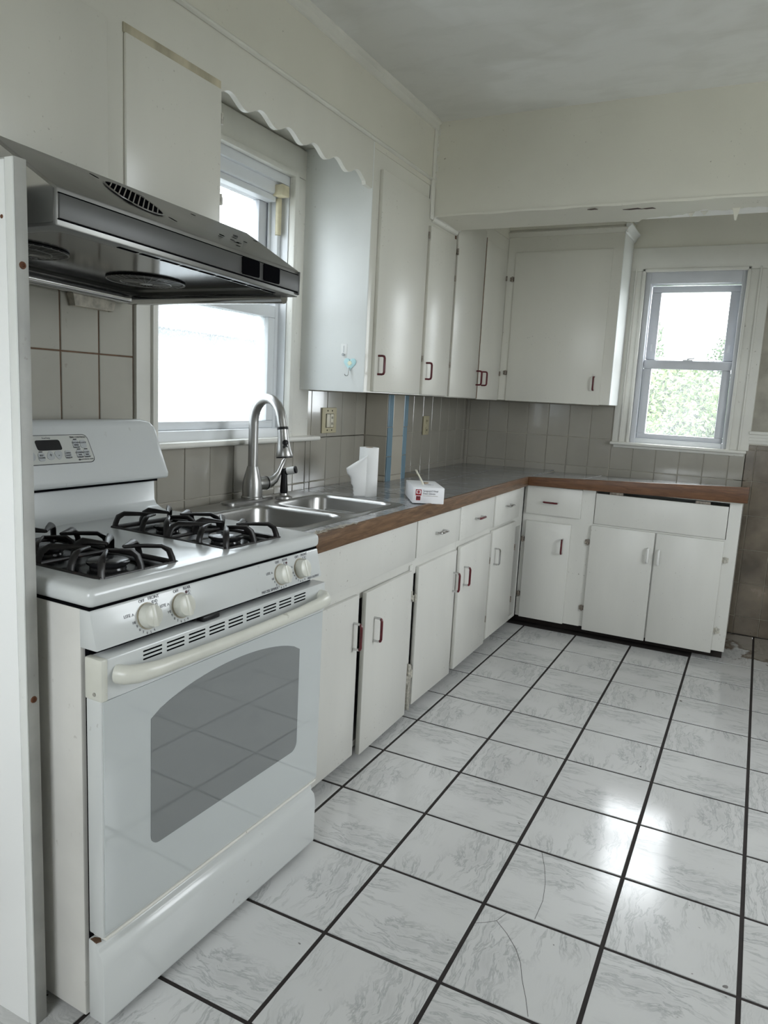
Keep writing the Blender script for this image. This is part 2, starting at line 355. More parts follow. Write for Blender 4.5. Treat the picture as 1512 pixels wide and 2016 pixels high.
def text(s, o, right, up, size, mat, parent, name='lettering', lift=0.002, align='CENTER', sx=1.0):
    cu = bpy.data.curves.new('t', 'FONT'); cu.body = s; cu.size = size * U; cu.align_x = align; cu.align_y = 'CENTER'; cu.extrude = 0.0002
    ob = bpy.data.objects.new('t', cu); col.objects.link(ob); bpy.context.view_layer.update()
    me = bpy.data.meshes.new_from_object(ob.evaluated_get(bpy.context.evaluated_depsgraph_get())); bpy.data.objects.remove(ob); bpy.data.curves.remove(cu)
    r = Vector(right).normalized(); u = Vector(up).normalized(); n = r.cross(u); org = ORG.get(parent.name, Vector((0, 0, 0)))
    base = (Vector(o) - org + n * lift) * U
    for v in me.vertices: c = v.co.copy(); v.co = base + r * c.x * sx + u * c.y + n * c.z
    t = bpy.data.objects.new(name, me); me.name = name; me.materials.append(MATS[mat]); col.objects.link(t); t.parent = parent; ORG[t.name] = org
    return t

# ------------------------------------------------------------------ the room
XW, YW, ZC = -2.28, 12.05, 8.36
XR, YR = 8.0, -8.0
fl = struct('floor', MB().box(XW - 0.4, XR + 0.4, YR - 0.4, YW + 0.4, -0.4, -0.009), 'grout_floor', 'white marble-look floor tiles with dark grout')
G = 0.0175
CRACKS = [[(2.243, 2.983), (2.325, 2.774), (2.394, 2.547), (2.438, 2.292), (2.439, 2.031)], [(2.005, 1.717), (2.09, 1.776), (2.164, 1.844), (2.212, 1.986)], [(2.164, 1.844), (2.283, 1.747), (2.404, 1.613), (2.479, 1.487), (2.535, 1.336), (2.608, 1.183), (2.671, 1.026)]]
def tile_mesh(name, w, h, t, mat, ch=0.006):
    # flat tile lying in xy, top at z=0, centred
    m = MB(); a, b = w / 2, h / 2
    rings = [[(-a, -b, -t), (a, -b, -t), (a, b, -t), (-a, b, -t)], [(-a, -b, -ch), (a, -b, -ch), (a, b, -ch), (-a, b, -ch)], [(-a + ch, -b + ch, 0), (a - ch, -b + ch, 0), (a - ch, b - ch, 0), (-a + ch, b - ch, 0)]]
    m.loft(rings); me = mesh_of(m, Vector((0, 0, 0)), smooth=False); me.materials.append(MATS[mat]); me.name = name; return me
ft = tile_mesh('floor_tile', 1 - 2 * G, 1 - 2 * G, 0.009, 'floor_marble', 0.003)
for i in range(-2, 8):
    for j in range(-8, 12):
        if i < -1 and j < 12 or (j >= 10 and i < 3) or (i < 0 and -1 < j < 2 and i < -1): continue
        o = bpy.data.objects.new('tile', ft); col.objects.link(o); o.parent = fl
        o.location = Vector((i + 0.5, j + 0.5, random.uniform(-0.0008, 0.0008))) * U
        o.rotation_euler = (0, 0, (PI if (i // 2 + j // 3) % 2 else 0) + (PI / 2 if (i + j) % 2 else 0))
wl_ = struct('wall_left', MB().box(XW - 0.5, XW, YR - 0.4, YW + 0.5, 0, ZC + 0.1), 'wall_paint', 'cream painted wall behind the sink and range')
cut(wl_, MB().box(XW - 1, XW + 0.1, 2.40, 5.02, 3.64, 7.10))
wb_ = struct('wall_back', MB().box(XW, XR + 0.4, YW, YW + 0.5, 0, ZC + 0.1), 'wall_paint', 'cream painted far wall with small window')
cut(wb_, MB().box(1.30, 3.10, YW - 0.1, YW + 1, 3.58, 6.93))
wr_ = struct('wall_right', MB().box(XR, XR + 0.4, YR - 0.4, YW, 0, ZC + 0.1), 'wall_paint', 'cream painted wall out of view on the right')
cut(wr_, MB().box(XR - 0.1, XR + 1, 2.3, 6.1, 3.2, 7.0))  # opening placed and sized for fill on the cabinet and range fronts
wx_ = struct('wall_rear', MB().box(XW, XR, YR - 0.4, YR, 0, ZC + 0.1), 'wall_paint', 'cream painted wall behind the viewer')
cut(wx_, MB().box(-0.5, 3.3, YR - 1, YR + 0.1, 3.1, 6.7))  # opening placed and sized for fill from behind the camera
struct('ceiling', MB().box(XW - 0.4, XR + 0.4, YR - 0.4, YW + 0.4, ZC, ZC + 0.4), 'ceiling_paint', 'patchy painted plaster ceiling')
# unseen windows added to light the room: plain frames
for nm, (a0, a1, z0, z1), ax in (('fill_window_right', (2.3, 6.1, 3.2, 7.0), 'x'), ('fill_window_rear', (-0.5, 3.3, 3.1, 6.7), 'y')):
    w = sroot(nm, 'plain white unseen window added to light the room')
    def fr(p0, p1, q0, q1): return MB().box(XR + 0.1, XR + 0.2, p0, p1, q0, q1) if ax == 'x' else MB().box(p0, p1, YR - 0.2, YR - 0.1, q0, q1)
    for p in (a0 + 0.06, (a0 + a1) / 2, a1 - 0.06): part('frame_bar', fr(p - 0.06, p + 0.06, z0, z1), 'pvc_white', w)
    for q in (z0 + 0.06, (z0 + z1) / 2, z1 - 0.06): part('frame_bar', fr(a0, a1, q - 0.06, q + 0.06), 'pvc_white', w)

for L_ in CRACKS: part('tile_crack', MB().tube([(a, b, 0.0012) for a, b in L_], [(0.0006, 0.0017)] * len(L_), 6, flat=(0, 0, 1)), 'grout_floor', fl)
# beam across the room
bmroot = struct('wall_beam', MB().box(-1.2, XR, 7.20, 8.10, 7.02, ZC), 'wall_paint', 'boxed ceiling beam with peeling paint along its lower edge')
part('plaster_patch', MB().prism([(1.75, 7.62), (2.3, 7.5), (3.0, 7.45), (XR, 7.45), (XR, 8.09), (1.75, 8.09)], 'z', 7.005, 7.021), 'plaster_raw', bmroot, label='bare white plaster on beam underside')
def peel():
    m = MB(); rng = random.Random(3); N = 90; x0, x1 = -1.15, 3.9
    rows = []
    for k in range(N + 1):
        x = x0 + (x1 - x0) * k / N
        t = max(0, (x - 1.35) / 2.2)
        e = 8.08 if x < 1.75 else 7.98 - 0.36 * min(1, (x - 1.75) / 0.9) + 0.06 * math.sin(x * 9.0) + rng.uniform(-0.03, 0.03)
        dz = 0.0 if x < 1.5 else 0.006 + 0.014 * abs(math.sin(x * 4.1)) + 0.01 * min(1, t)
        rows.append([(x, 7.19, 7.03), (x, 7.195, 7.003 + 0.006 * math.sin(x * 7)), (x, 7.5, 6.998 - dz * 0.4), (x, (7.5 + e) / 2, 6.994 - dz * 0.9), (x, e, 6.99 - dz * 1.1)])
    bot = [[(p[0], p[1], p[2] + 0.007) for p in r] for r in rows]
    m.loft([r + b[::-1] for r, b in zip(rows, bot)])
    return m
part('paint_skin', peel(), 'wall_paint', bmroot, label='curling torn paint skin hanging from beam')
for (x, y, w, h) in ((1.2, 7.28, 0.07, 0.03), (1.72, 7.40, 0.13, 0.035), (1.93, 7.42, 0.09, 0.03)):
    part('paint_chip', MB().prism([(x - w, y), (x - w * 0.3, y + h), (x + w * 0.5, y + h * 0.6), (x + w, y + h), (x + w * 0.6, y - h), (x - w * 0.4, y - h * 0.4)], 'z', 6.988, 6.994), 'torn_dark', bmroot, smooth=False)
for (x, y, L) in ((3.02, 7.62, 0.16), (2.45, 7.72, 0.06), (2.62, 7.70, 0.05)):
    part('paint_flap', MB().prism([(x - 0.05, 6.98), (x + 0.05, 6.985), (x + 0.012, 6.98 - L), (x - 0.004, 6.98 - L)], 'y', y, y + 0.008), 'wall_paint', bmroot, smooth=False)

rgf = random.Random(21)
for (x, z, w, h) in ((-1.165, 8.22, 0.03, 0.06), (-1.175, 8.05, 0.02, 0.05), (-1.16, 7.92, 0.025, 0.04), (-1.17, 7.72, 0.02, 0.06), (-1.175, 7.55, 0.015, 0.05)):
    part('paint_flake', MB().fplate((x, 7.2, z), (1, 0, 0), (0, 0, 1), [(w * math.cos(a) * rgf.uniform(0.7, 1.2), h * math.sin(a) * rgf.uniform(0.7, 1.2)) for a in [2 * PI * k / 11 for k in range(11)]], 0.0, 0.008), 'trim_paint', bmroot, smooth=False)
part('paint_patch', MB().fplate((0.55, 7.2, 8.20), (1, 0, 0), (0, 0, 1), [(-0.9, 0.06), (-0.6, -0.02), (-0.2, 0.01), (0.3, -0.05), (0.9, 0.0), (1.3, -0.03), (1.3, 0.12), (-0.9, 0.12)], 0.0, 0.003), 'wall_paint', bmroot, smooth=False)
# plaster face above the wall cabinets on the sink side
sf = struct('wall_soffit', MB().box(XW, -1.2, -3.2, 5.27, 7.55, ZC).box(XW, -1.2, 5.27, 7.2, 7.43, ZC).box(XW, -1.2, 7.2, YW, 7.43, ZC), 'wall_paint', 'painted face above the wall cabinets')
sb = struct('wall_soffit_back', MB().box(-1.2, 1.013, 10.97, YW, 7.60, ZC), 'wall_paint', 'painted face above far wall cabinet')
def moulding(name, y0, y1, z, x, s, label): return struct(name, MB().prism([(x, z), (x + s, z + s * 0.5), (x + s * 0.9, z + s * 1.1), (x + s * 0.3, z + s * 1.6), (x, z + s * 1.7)], 'y', y0, y1), 'trim_paint', label, bevel=0.006)
moulding('trim_1', -3.2, 7.19, 7.50, -1.2, 0.035, 'thin bead moulding above the scalloped board')
struct('trim_2', MB().prism([(-1.2, ZC - 0.13), (-1.165, ZC - 0.11), (-1.16, ZC - 0.05), (-1.12, ZC - 0.03), (-1.11, ZC), (-1.2, ZC)], 'y', -3.2, 7.19), 'trim_paint', 'slim crown moulding under the ceiling', bevel=0.004)
struct('trim_3', MB().box(-1.2, -1.165, 7.06, 7.19, 6.96, 7.52).box(-1.2, -1.175, 7.10, 7.20, 7.52, ZC - 0.1), 'trim_paint', 'upright strip in the corner by the beam', bevel=0.008)
struct('trim_4', MB().prism([(-1.2, 6.93), (-1.165, 6.95), (-1.15, 6.99), (-1.11, 7.0), (-1.10, 7.018), (-1.2, 7.018)], 'y', 7.19, 8.2), 'trim_paint', 'moulding below the beam end', bevel=0.006)

# ------------------------------------------------------------------ wall tiles
TW, TH = 0.4475, 0.655
tile_cache = {}
def wtile(parent, side, a0, a1, z0, z1, mat='tile_wall_shaded', g=0.010, proud=0.022, jit=True):
    w, h = round(a1 - a0 - g, 3), round(z1 - z0 - g, 3)
    if w < 0.03 or h < 0.03: return
    key = (w, h, mat)
    if key not in tile_cache: tile_cache[key] = tile_mesh('wall_tile', w, h, 0.02, mat, 0.006)
    o = bpy.data.objects.new('tile', tile_cache[key]); col.objects.link(o); o.parent = parent
    ca, cz = (a0 + a1) / 2, (z0 + z1) / 2; dj = random.uniform(-0.003, 0.003) if jit else 0
    tl1, tl2 = (random.uniform(-0.004, 0.004), random.uniform(-0.004, 0.004))
    if side == 'left': o.location = Vector((parent['_x'] + proud + dj, ca, cz)) * U; o.rotation_euler = (PI / 2 + tl1, tl2, PI / 2)
    elif side == 'back': o.location = Vector((ca, parent['_y'] - proud + dj, cz)) * U; o.rotation_euler = (PI / 2 + tl1, tl2, 0)
wl_['_x'] = XW; wb_['_y'] = YW
def gbed(name, mb, mat, parent): return part(name, mb, mat, parent, smooth=False)
gbed('grout_bed', MB().box(XW, XW + 0.010, 1.95, 7.3, 2.84, 3.64).box(XW, XW + 0.010, 5.50, 7.3, 3.60, 4.31).box(XW, XW + 0.010, 8.05, YW, 2.80, 4.31), 'grout_light', wl_)
gbed('grout_bed', MB().box(XW, XW + 0.010, -0.64, 2.17, 2.6, 5.3), 'grout_brown', wl_)
rows = [(2.84, 2.95), (2.95, 3.605), (3.605, 4.30)]
y = 6.083 - TW * 10
cols = []
while y < YW:
    cols.append((y, y + TW)); y += TW
for (a, b) in cols:
    for r_, (z0, z1) in enumerate(rows):
        for lo, hi, zt in ((2.17, 5.50, 3.57), (5.50, 7.30, 4.30), (8.05, YW, 4.30)):
            A, B, Z = max(a, lo), min(b, hi), min(z1, zt)
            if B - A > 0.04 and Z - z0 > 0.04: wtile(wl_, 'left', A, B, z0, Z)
for k in range(-4, 3):
    a, b = 1.265 + 0.4525 * k, 1.265 + 0.4525 * (k + 1)
    a, b = max(a, -0.6), min(b, 2.165)
    if b - a < 0.04: continue
    for (z0, z1) in ((2.6, 3.247), (3.247, 3.897), (3.897, 4.547), (4.547, 5.2)): wtile(wl_, 'left', a, b, z0, z1, 'tile_wall_lit', g=0.014)
gbed('grout_bed', MB().box(XW, 3.5, YW - 0.010, YW, 2.78, 3.56).box(XW, 0.95, YW - 0.010, YW, 3.56, 4.31).box(3.3, XR, YW - 0.010, YW, 0, 3.70), 'grout_light', wb_)
x = -1.285 - 0.4455 * 3
while x < XR:
    for (z0, z1) in ((0.0, 0.36), (0.36, 1.03), (1.03, 1.69), (1.69, 2.35), (2.35, 3.01), (3.01, 3.61), (3.61, 4.28)):
        for lo, hi, za, zb in ((XW + 0.03, 0.95, 2.78, 4.28), (0.95, 3.45, 2.78, 3.53), (3.45, XR, 0, 3.70)):
            A, B, Z0, Z1 = max(x, lo), min(x + 0.4455, hi), max(z0, za), min(z1, zb)
            if B - A > 0.04 and Z1 - Z0 > 0.05 and A < 6.0: wtile(wb_, 'back', A, B, Z0, Z1, 'tile_dirty' if lo > 3 else 'tile_wall_shaded')
    x += 0.4455
# boxed chase with blue edging tiles
ch = struct('wall_chase', MB().box(XW, -1.84, 7.32, 8.04, 2.78, 4.32), 'grout_light', 'boxed pipe chase tiled with blue edge strips')
ch['_x'] = -1.84; ch['_y'] = 7.32
for (z0, z1) in ((2.85, 3.27), (3.27, 3.76), (3.76, 4.30)):
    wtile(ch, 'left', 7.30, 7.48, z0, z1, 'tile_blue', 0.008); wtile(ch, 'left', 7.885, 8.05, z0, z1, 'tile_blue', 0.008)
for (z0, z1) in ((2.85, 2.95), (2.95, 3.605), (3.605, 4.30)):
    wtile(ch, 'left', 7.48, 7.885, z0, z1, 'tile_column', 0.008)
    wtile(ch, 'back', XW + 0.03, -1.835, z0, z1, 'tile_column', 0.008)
part('dark_wall_paint', MB().box(3.50, XR, YW - 0.004, YW, 3.96, 6.4), 'dark_specked', wb_, label='darker mould-specked wall paint')  # darker sheet with mould specks laid over the wall paint
# chair rail on the far wall
struct('trim_5', MB().box(3.47, XR, YW - 0.09, YW, 3.90, 3.96).box(3.47, XR, YW - 0.05, YW, 3.72, 3.90).box(3.47, XR, YW - 0.065, YW, 3.78, 3.84), 'trim_paint', 'worn chair rail right of small window', bevel=0.008)

# ------------------------------------------------------------------ window 1 (over the sink)
w1 = sroot('window_1', 'white double-hung window over the sink', (XW, 3.7, 3.6))
x = XW
part('casing', MB().box(x, x + 0.06, 2.17, 2.40, 3.64, 7.47), 'trim_paint', w1, bevel=0.012)
part('casing', MB().box(x, x + 0.05, 5.02, 5.50, 3.64, 7.10), 'trim_paint', w1, bevel=0.012)
part('casing', MB().box(x, x + 0.055, 2.40, 5.50, 7.10, 7.47), 'trim_paint', w1, bevel=0.012)
part('casing_bead', MB().box(x, x + 0.10, 4.94, 5.03, 3.64, 7.13), 'trim_paint', w1, bevel=0.016)
part('casing_bead', MB().box(x, x + 0.10, 2.40, 4.96, 7.06, 7.13), 'trim_paint', w1, bevel=0.016)
part('casing_bead', MB().box(x, x + 0.10, 2.37, 2.45, 3.64, 7.13), 'trim_paint', w1, bevel=0.016)
part('sill', MB().box(x - 0.3, x + 0.17, 2.12, 5.69, 3.575, 3.645), 'trim_paint', w1, bevel=0.028, seg=3)
part('jamb', MB().box(x - 0.48, x, 4.93, 5.02, 3.64, 7.10), 'pvc_white', w1)
part('jamb', MB().box(x - 0.48, x, 2.40, 2.46, 3.64, 7.10), 'pvc_white', w1)
part('jamb', MB().box(x - 0.48, x, 2.46, 4.93, 6.95, 7.10), 'pvc_white', w1)
part('track', MB().box(x - 0.40, x - 0.12, 4.86, 4.94, 3.75, 6.95).box(x - 0.26, x - 0.23, 4.82, 4.94, 3.75, 6.95), 'pvc_white', w1, bevel=0.006)
part('sub_sill', MB().box(x - 0.48, x, 2.40, 5.02, 3.60, 3.76), 'pvc_white', w1, bevel=0.01)
def sash(parent, x0, x1, ya, yb, z0, z1, wl2, wr2, wb2, wt2, mat, gmat, side='x'):
    def B(p0, p1, q0, q1): return MB().box(x0, x1, p0, p1, q0, q1) if side == 'x' else MB().box(p0, p1, x0, x1, q0, q1)
    s_ = part('sash_rail', B(ya, yb, z0, z0 + wb2), mat, parent, bevel=0.012)
    part('sash_rail', B(ya, yb, z1 - wt2, z1), mat, parent, bevel=0.012)
    part('sash_stile', B(ya, ya + wl2, z0 + wb2, z1 - wt2), mat, parent, bevel=0.012)
    part('sash_stile', B(yb - wr2, yb, z0 + wb2, z1 - wt2), mat, parent, bevel=0.012)
    xm = (x0 + x1) / 2
    g = MB().box(xm - 0.012, xm + 0.012, ya + wl2 - 0.01, yb - wr2 + 0.01, z0 + wb2 - 0.01, z1 - wt2 + 0.01) if side == 'x' else MB().box(ya + wl2 - 0.01, yb - wr2 + 0.01, xm - 0.012, xm + 0.012, z0 + wb2 - 0.01, z1 - wt2 + 0.01)
    part('pane', g, gmat, parent, smooth=False)
sash(w1, x - 0.26, x - 0.12, 2.46, 4.86, 3.76, 5.40, 0.13, 0.15, 0.10, 0.16, 'pvc_white', 'glass_wet')
sash(w1, x - 0.40, x - 0.28, 2.46, 4.86, 5.28, 6.93, 0.14, 0.20, 0.14, 0.19, 'pvc_grey', 'glass_pane')
part('shade_box', MB().box(x - 0.22, x - 0.06, 2.46, 4.80, 6.80, 7.06), 'pvc_white', w1, bevel=0.03, label='rolled white shade at window top')
part('shade_lip', MB().box(x - 0.24, x - 0.10, 2.46, 4.78, 6.72, 6.80), 'pvc_white', w1, bevel=0.012)
part('blind_bracket', MB().box(x - 0.10, x + 0.06, 4.70, 4.86, 6.78, 6.92), 'blind_ivory', w1, bevel=0.014, label='yellowed plastic blind bracket')
part('side_guide', MB().tube([(x - 0.11, 4.86, 6.32), (x - 0.11, 4.86, 6.78)], 0.04, 10), 'blind_ivory', w1, label='yellowed side guide tube')
part('lock', MB().box(x - 0.20, x - 0.13, 3.55, 3.75, 5.40, 5.43), 'pvc_white', w1, bevel=0.008)

# ------------------------------------------------------------------ window 2 (far wall)
w2 = sroot('window_2', 'narrow white double-hung window in far wall', (2.2, YW, 3.5))
yb = YW
part('casing', MB().box(0.96, 1.30, yb - 0.05, yb, 3.58, 6.93), 'trim_paint', w2, bevel=0.012)
part('casing', MB().box(3.10, 3.49, yb - 0.05, yb, 3.58, 6.93), 'trim_paint', w2, bevel=0.012)
part('casing', MB().box(0.96, 3.49, yb - 0.05, yb, 6.93, 7.37), 'trim_paint', w2, bevel=0.012)
for a, b in ((1.24, 1.30), (3.10, 3.16), (1.10, 1.13), (3.30, 3.34)): part('casing_bead', MB().box(a, b, yb - 0.09, yb, 3.58, 6.97), 'trim_paint', w2, bevel=0.014)
part('casing_bead', MB().box(1.24, 3.16, yb - 0.09, yb, 6.91, 6.97), 'trim_paint', w2, bevel=0.014)
part('sill', MB().box(0.94, 3.46, yb - 0.17, yb + 0.2, 3.525, 3.585), 'trim_paint', w2, bevel=0.022, seg=3)
part('apron', MB().box(1.0, 3.42, yb - 0.05, yb, 3.47, 3.53), 'trim_paint', w2, bevel=0.01)
for a, b in ((1.30, 1.40), (3.02, 3.10)): part('jamb', MB().box(a, b, yb, yb + 0.48, 3.58, 6.93), 'pvc_grey', w2, bevel=0.008)
part('jamb', MB().box(1.40, 3.02, yb + 0.001, yb + 0.48, 6.70, 6.929), 'pvc_grey', w2, bevel=0.008)
part('jamb', MB().box(1.30, 3.10, yb + 0.04, yb + 0.48, 3.58, 3.68), 'pvc_white', w2, bevel=0.008)
sash(w2, yb + 0.10, yb + 0.22, 1.41, 3.01, 3.68, 5.24, 0.155, 0.155, 0.10, 0.17, 'pvc_grey', 'glass_rain', 'y')
sash(w2, yb + 0.24, yb + 0.34, 1.41, 3.01, 5.12, 6.68, 0.18, 0.17, 0.14, 0.12, 'pvc_grey', 'glass_rain_faint', 'y')
part('lock', MB().box(2.13, 2.31, yb + 0.10, yb + 0.16, 5.24, 5.262).tube([(2.2, yb + 0.13, 5.275), (2.34, yb + 0.12, 5.29)], 0.016, 6), 'pvc_white', w2, bevel=0.004)
for a in (1.50, 2.92): part('tilt_latch', MB().box(a - 0.025, a + 0.025, yb + 0.225, yb + 0.24, 5.42, 5.56), 'pvc_white', w2, bevel=0.004)

# ------------------------------------------------------------------ cabinet helpers
def rotz(mb, px, py, ang):
    c, s = math.cos(ang), math.sin(ang)
    mb.v = [(px + (x - px) * c - (y - py) * s, py + (x - px) * s + (y - py) * c, z) for x, y, z in mb.v]; return mb
def pull(parent, c, n, d, L=0.27, out=0.10, legm='chrome', gripm='handle_red', xf=None, r=0.015):
    c, n, d = Vector(c), Vector(n), Vector(d); h = L / 2
    rr = 0.03
    path = [c - d * h, c - d * h + n * (out - rr), c - d * (h - rr * 0.3) + n * (out - rr * 0.3), c - d * (h - rr) + n * out, c + d * (h - rr) + n * out, c + d * (h - rr * 0.3) + n * (out - rr * 0.3), c + d * h + n * (out - rr), c + d * h]
    legs = MB().tube(path, r, 8)
    q_ = [c - d * (h - rr * 0.15) + n * (out - rr * 0.6), c - d * (h - rr * 0.3) + n * (out - rr * 0.3), c - d * (h - rr) + n * out, c + d * (h - rr) + n * out, c + d * (h - rr * 0.3) + n * (out - rr * 0.3), c + d * (h - rr * 0.15) + n * (out - rr * 0.6)]
    g = MB().tube(q_, r * 1.15, 8)
    if xf: xf(legs); xf(g)
    hd = part('handle', legs, legm, parent); part('grip', g, gripm, hd, label='chipped dark red handle grip' if gripm == 'handle_red' else None)
def hinge(parent, c, n, d, mat='hinge_metal', L=0.11, xf=None):
    c, n, d = Vector(c), Vector(n), Vector(d); t = n.cross(d)
    m = MB().tube([c - d * L / 2 + n * 0.015, c + d * L / 2 + n * 0.015], 0.016, 8)
    for s in (-1, 1): m.fplate(c + t * (0.028 * s), t, d, rrect(0.05, L * 0.8, 0.012, 3), 0.0, 0.010) if True else 0
    if xf: xf(m)
    part('hinge', m, mat, parent)
def door_x(parent, xf0, y0, y1, z0, z1, name='door', mat='base_paint', th=0.055, ang=0.0, hy=None, skew=None):
    m = MB().box(xf0, xf0 + th, y0, y1, z0, z1)
    if ang: rotz(m, xf0, hy, ang)
    return part(name, m, mat, parent, bevel=0.010)
def door_y(parent, yf, x0, x1, z0, z1, name='door', mat='base_paint', th=0.055):
    return part(name, MB().box(x0, x1, yf - th, yf, z0, z1), mat, parent, bevel=0.010)
NX, NY, DZ, DYv, DXv = (1, 0, 0), (0, -1, 0), (0, 0, 1), (0, 1, 0), (1, 0, 0)
FX, FY = -0.205, 10.02        # face-frame planes of the base cabinets
def base_x(label, y0, y1, cav, ztop=2.715):
    t = thing('base_cabinet', label, 'cabinet', (-1.2, (y0 + y1) / 2, 0), group='painted base cabinets')
    b = part('carcass', MB().box(XW + 0.06, FX, y0 + 0.002, y1 - 0.002, 0.17, ztop), 'base_paint', t)
    cut(b, MB().box(-1.9, FX + 0.2, y0 + 0.08, y1 - 0.08, 0.24, 1.98))
    if cav: cut(b, MB().box(-2.2, FX - 0.08, y0 + 0.08, y1 - 0.08, 1.9, 2.9))
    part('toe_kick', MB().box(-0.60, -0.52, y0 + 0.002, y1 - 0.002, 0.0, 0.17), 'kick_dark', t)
    return t
# sink base with false front and two doors
t = base_x('sink base cabinet with plain false front, nearest the range', 2.03, 4.97, 2.68)
part('false_front', MB().box(FX, FX + 0.055, 2.04, 4.955, 2.185, 2.70), 'base_paint', t, bevel=0.010)
d = door_x(t, FX, 2.05, 3.47, 0.12, 2.055, ang=0.0); pull(d, (FX + 0.055, 3.36, 1.60), NX, DZ, 0.30)
a2 = -0.022; hy = 4.88
part('frame_stile', MB().box(FX - 0.06, FX, 3.38, 3.53, 0.20, 2.02), 'base_paint', t)
d = part('door', rotz(MB().box(FX + 0.004, FX + 0.062, 3.57, 4.88, 0.085, 2.06), FX, hy, a2 * -1), 'base_paint', t, bevel=0.010)
pull(d, (FX + 0.062, 3.80, 1.57), NX, DZ, 0.28, xf=lambda m: rotz(m, FX, hy, 0.022))
for z in (0.55, 1.72): hinge(d, (FX + 0.03, 4.925, z), NX, DZ, 'hinge_painted')
part('frame_stile', MB().box(FX, FX + 0.02, 4.885, 4.967, 0.17, 2.12), 'base_paint', t, bevel=0.004)
# three drawer-and-door units
t = base_x('base cabinet with one drawer, next to the sink base', 4.97, 6.52, None)
part('drawer', MB().box(FX, FX + 0.055, 4.985, 6.505, 2.205, 2.70), 'base_paint', t, bevel=0.010)
pull(t.children[-1], (FX + 0.055, 5.72, 2.46), NX, DYv, 0.26, 0.09, gripm='chrome')
part('split_strip', MB().box(FX, FX + 0.05, 4.985, 5.01, 0.10, 0.75), 'hinge_painted', t, bevel=0.006, label='splintered wood strip')
part('split_strip', MB().box(FX, FX + 0.05, 5.03, 5.05, 0.08, 0.72), 'hinge_painted', t, bevel=0.006, label='splintered wood strip')
d = door_x(t, FX, 5.10, 6.47, 0.14, 2.07); pull(d, (FX + 0.055, 6.38, 1.60), NX, DZ, 0.28)
for z in (0.60, 1.65): hinge(d, (FX + 0.03, 5.06, z), NX, DZ, 'hinge_painted')
t = base_x('base cabinet with one drawer, in the middle of the sink run', 6.52, 8.10, None)
part('drawer', MB().box(FX, FX + 0.055, 6.53, 8.07, 2.20, 2.715), 'base_paint', t, bevel=0.010)
pull(t.children[-1], (FX + 0.055, 7.30, 2.46), NX, DYv, 0.26, 0.09)
hy4 = 8.0
d = part('door', rotz(MB().box(FX + 0.004, FX + 0.062, 6.56, 8.0, 0.18, 2.10), FX, hy4, 0.012), 'base_paint', t, bevel=0.010)
pull(d, (FX + 0.062, 6.76, 1.62), NX, DZ, 0.28, xf=lambda m: rotz(m, FX, hy4, 0.012))
for z in (0.60, 1.62): hinge(d, (FX + 0.03, 8.04, z), NX, DZ, 'hinge_metal')
t = base_x('base cabinet with one drawer, at the inner corner of sink run', 8.10, 9.97, None)
part('drawer', MB().box(FX, FX + 0.055, 8.15, 9.56, 2.18, 2.72), 'base_paint', t, bevel=0.010)
pull(t.children[-1], (FX + 0.055, 8.83, 2.48), NX, DYv, 0.26, 0.09, gripm='chrome')
d = door_x(t, FX, 8.11, 9.42, 0.22, 2.12); pull(d, (FX + 0.055, 8.26, 1.66), NX, DZ, 0.27, gripm='chrome')
for z in (0.62, 1.62): hinge(d, (FX + 0.03, 9.47, z), NX, DZ, 'hinge_metal')
# far wall units
t = thing('base_cabinet', 'narrow base cabinet with drawer in the far corner', 'cabinet', (0.4, 11, 0), group='painted base cabinets')
part('carcass', MB().box(FX + 0.003, 1.03, FY, YW - 0.06, 0.18, 2.78), 'base_paint', t)
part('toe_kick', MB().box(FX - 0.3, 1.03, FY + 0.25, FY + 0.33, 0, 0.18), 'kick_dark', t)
d = door_y(t, FY, -0.14, 0.885, 2.21, 2.745, 'drawer'); pull(d, (0.33, FY - 0.055, 2.46), NY, DXv, 0.26, 0.09)
d = door_y(t, FY, -0.12, 0.735, 0.175, 2.075); pull(d, (0.61, FY - 0.055, 1.66), NY, DZ, 0.27)
for z in (0.62, 1.70): hinge(d, (-0.16, FY - 0.02, z), NY, DZ, 'hinge_metal')
t = thing('base_cabinet', 'wide base cabinet with tilt-out panel at counter end', 'cabinet', (2.3, 11, 0), group='painted base cabinets')
b = part('carcass', MB().box(1.03, 3.53, FY, YW - 0.06, 0.19, 2.80), 'base_paint', t)
cut(b, MB().box(1.12, 3.34, FY - 0.2, YW - 0.3, 2.15, 2.775))
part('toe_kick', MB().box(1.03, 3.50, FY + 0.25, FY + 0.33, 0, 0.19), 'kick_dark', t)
part('tilt_panel', MB().box(1.13, 3.33, FY - 0.02, FY + 0.03, 2.155, 2.715), 'base_paint', t, bevel=0.008)
for xx in (1.48, 2.92): part('tilt_hinge', MB().box(xx - 0.12, xx + 0.12, FY - 0.015, FY + 0.02, 2.715, 2.765), 'hinge_metal', t, bevel=0.006)
d = door_y(t, FY, 1.10, 2.212, 0.14, 2.125); pull(d, (2.13, FY - 0.055, 1.71), NY, DZ, 0.25, 0.07, legm='plate_white', gripm='plate_white', r=0.02)
for z in (0.55, 1.80): hinge(d, (1.06, FY - 0.02, z), NY, DZ, 'hinge_metal')
d = door_y(t, FY, 2.236, 3.325, 0.145, 2.125); pull(d, (2.31, FY - 0.055, 1.70), NY, DZ, 0.25, 0.07, legm='plate_white', gripm='plate_white', r=0.02)
for z in (0.55, 1.80): hinge(d, (3.37, FY - 0.02, z), NY, DZ, 'hinge_painted')

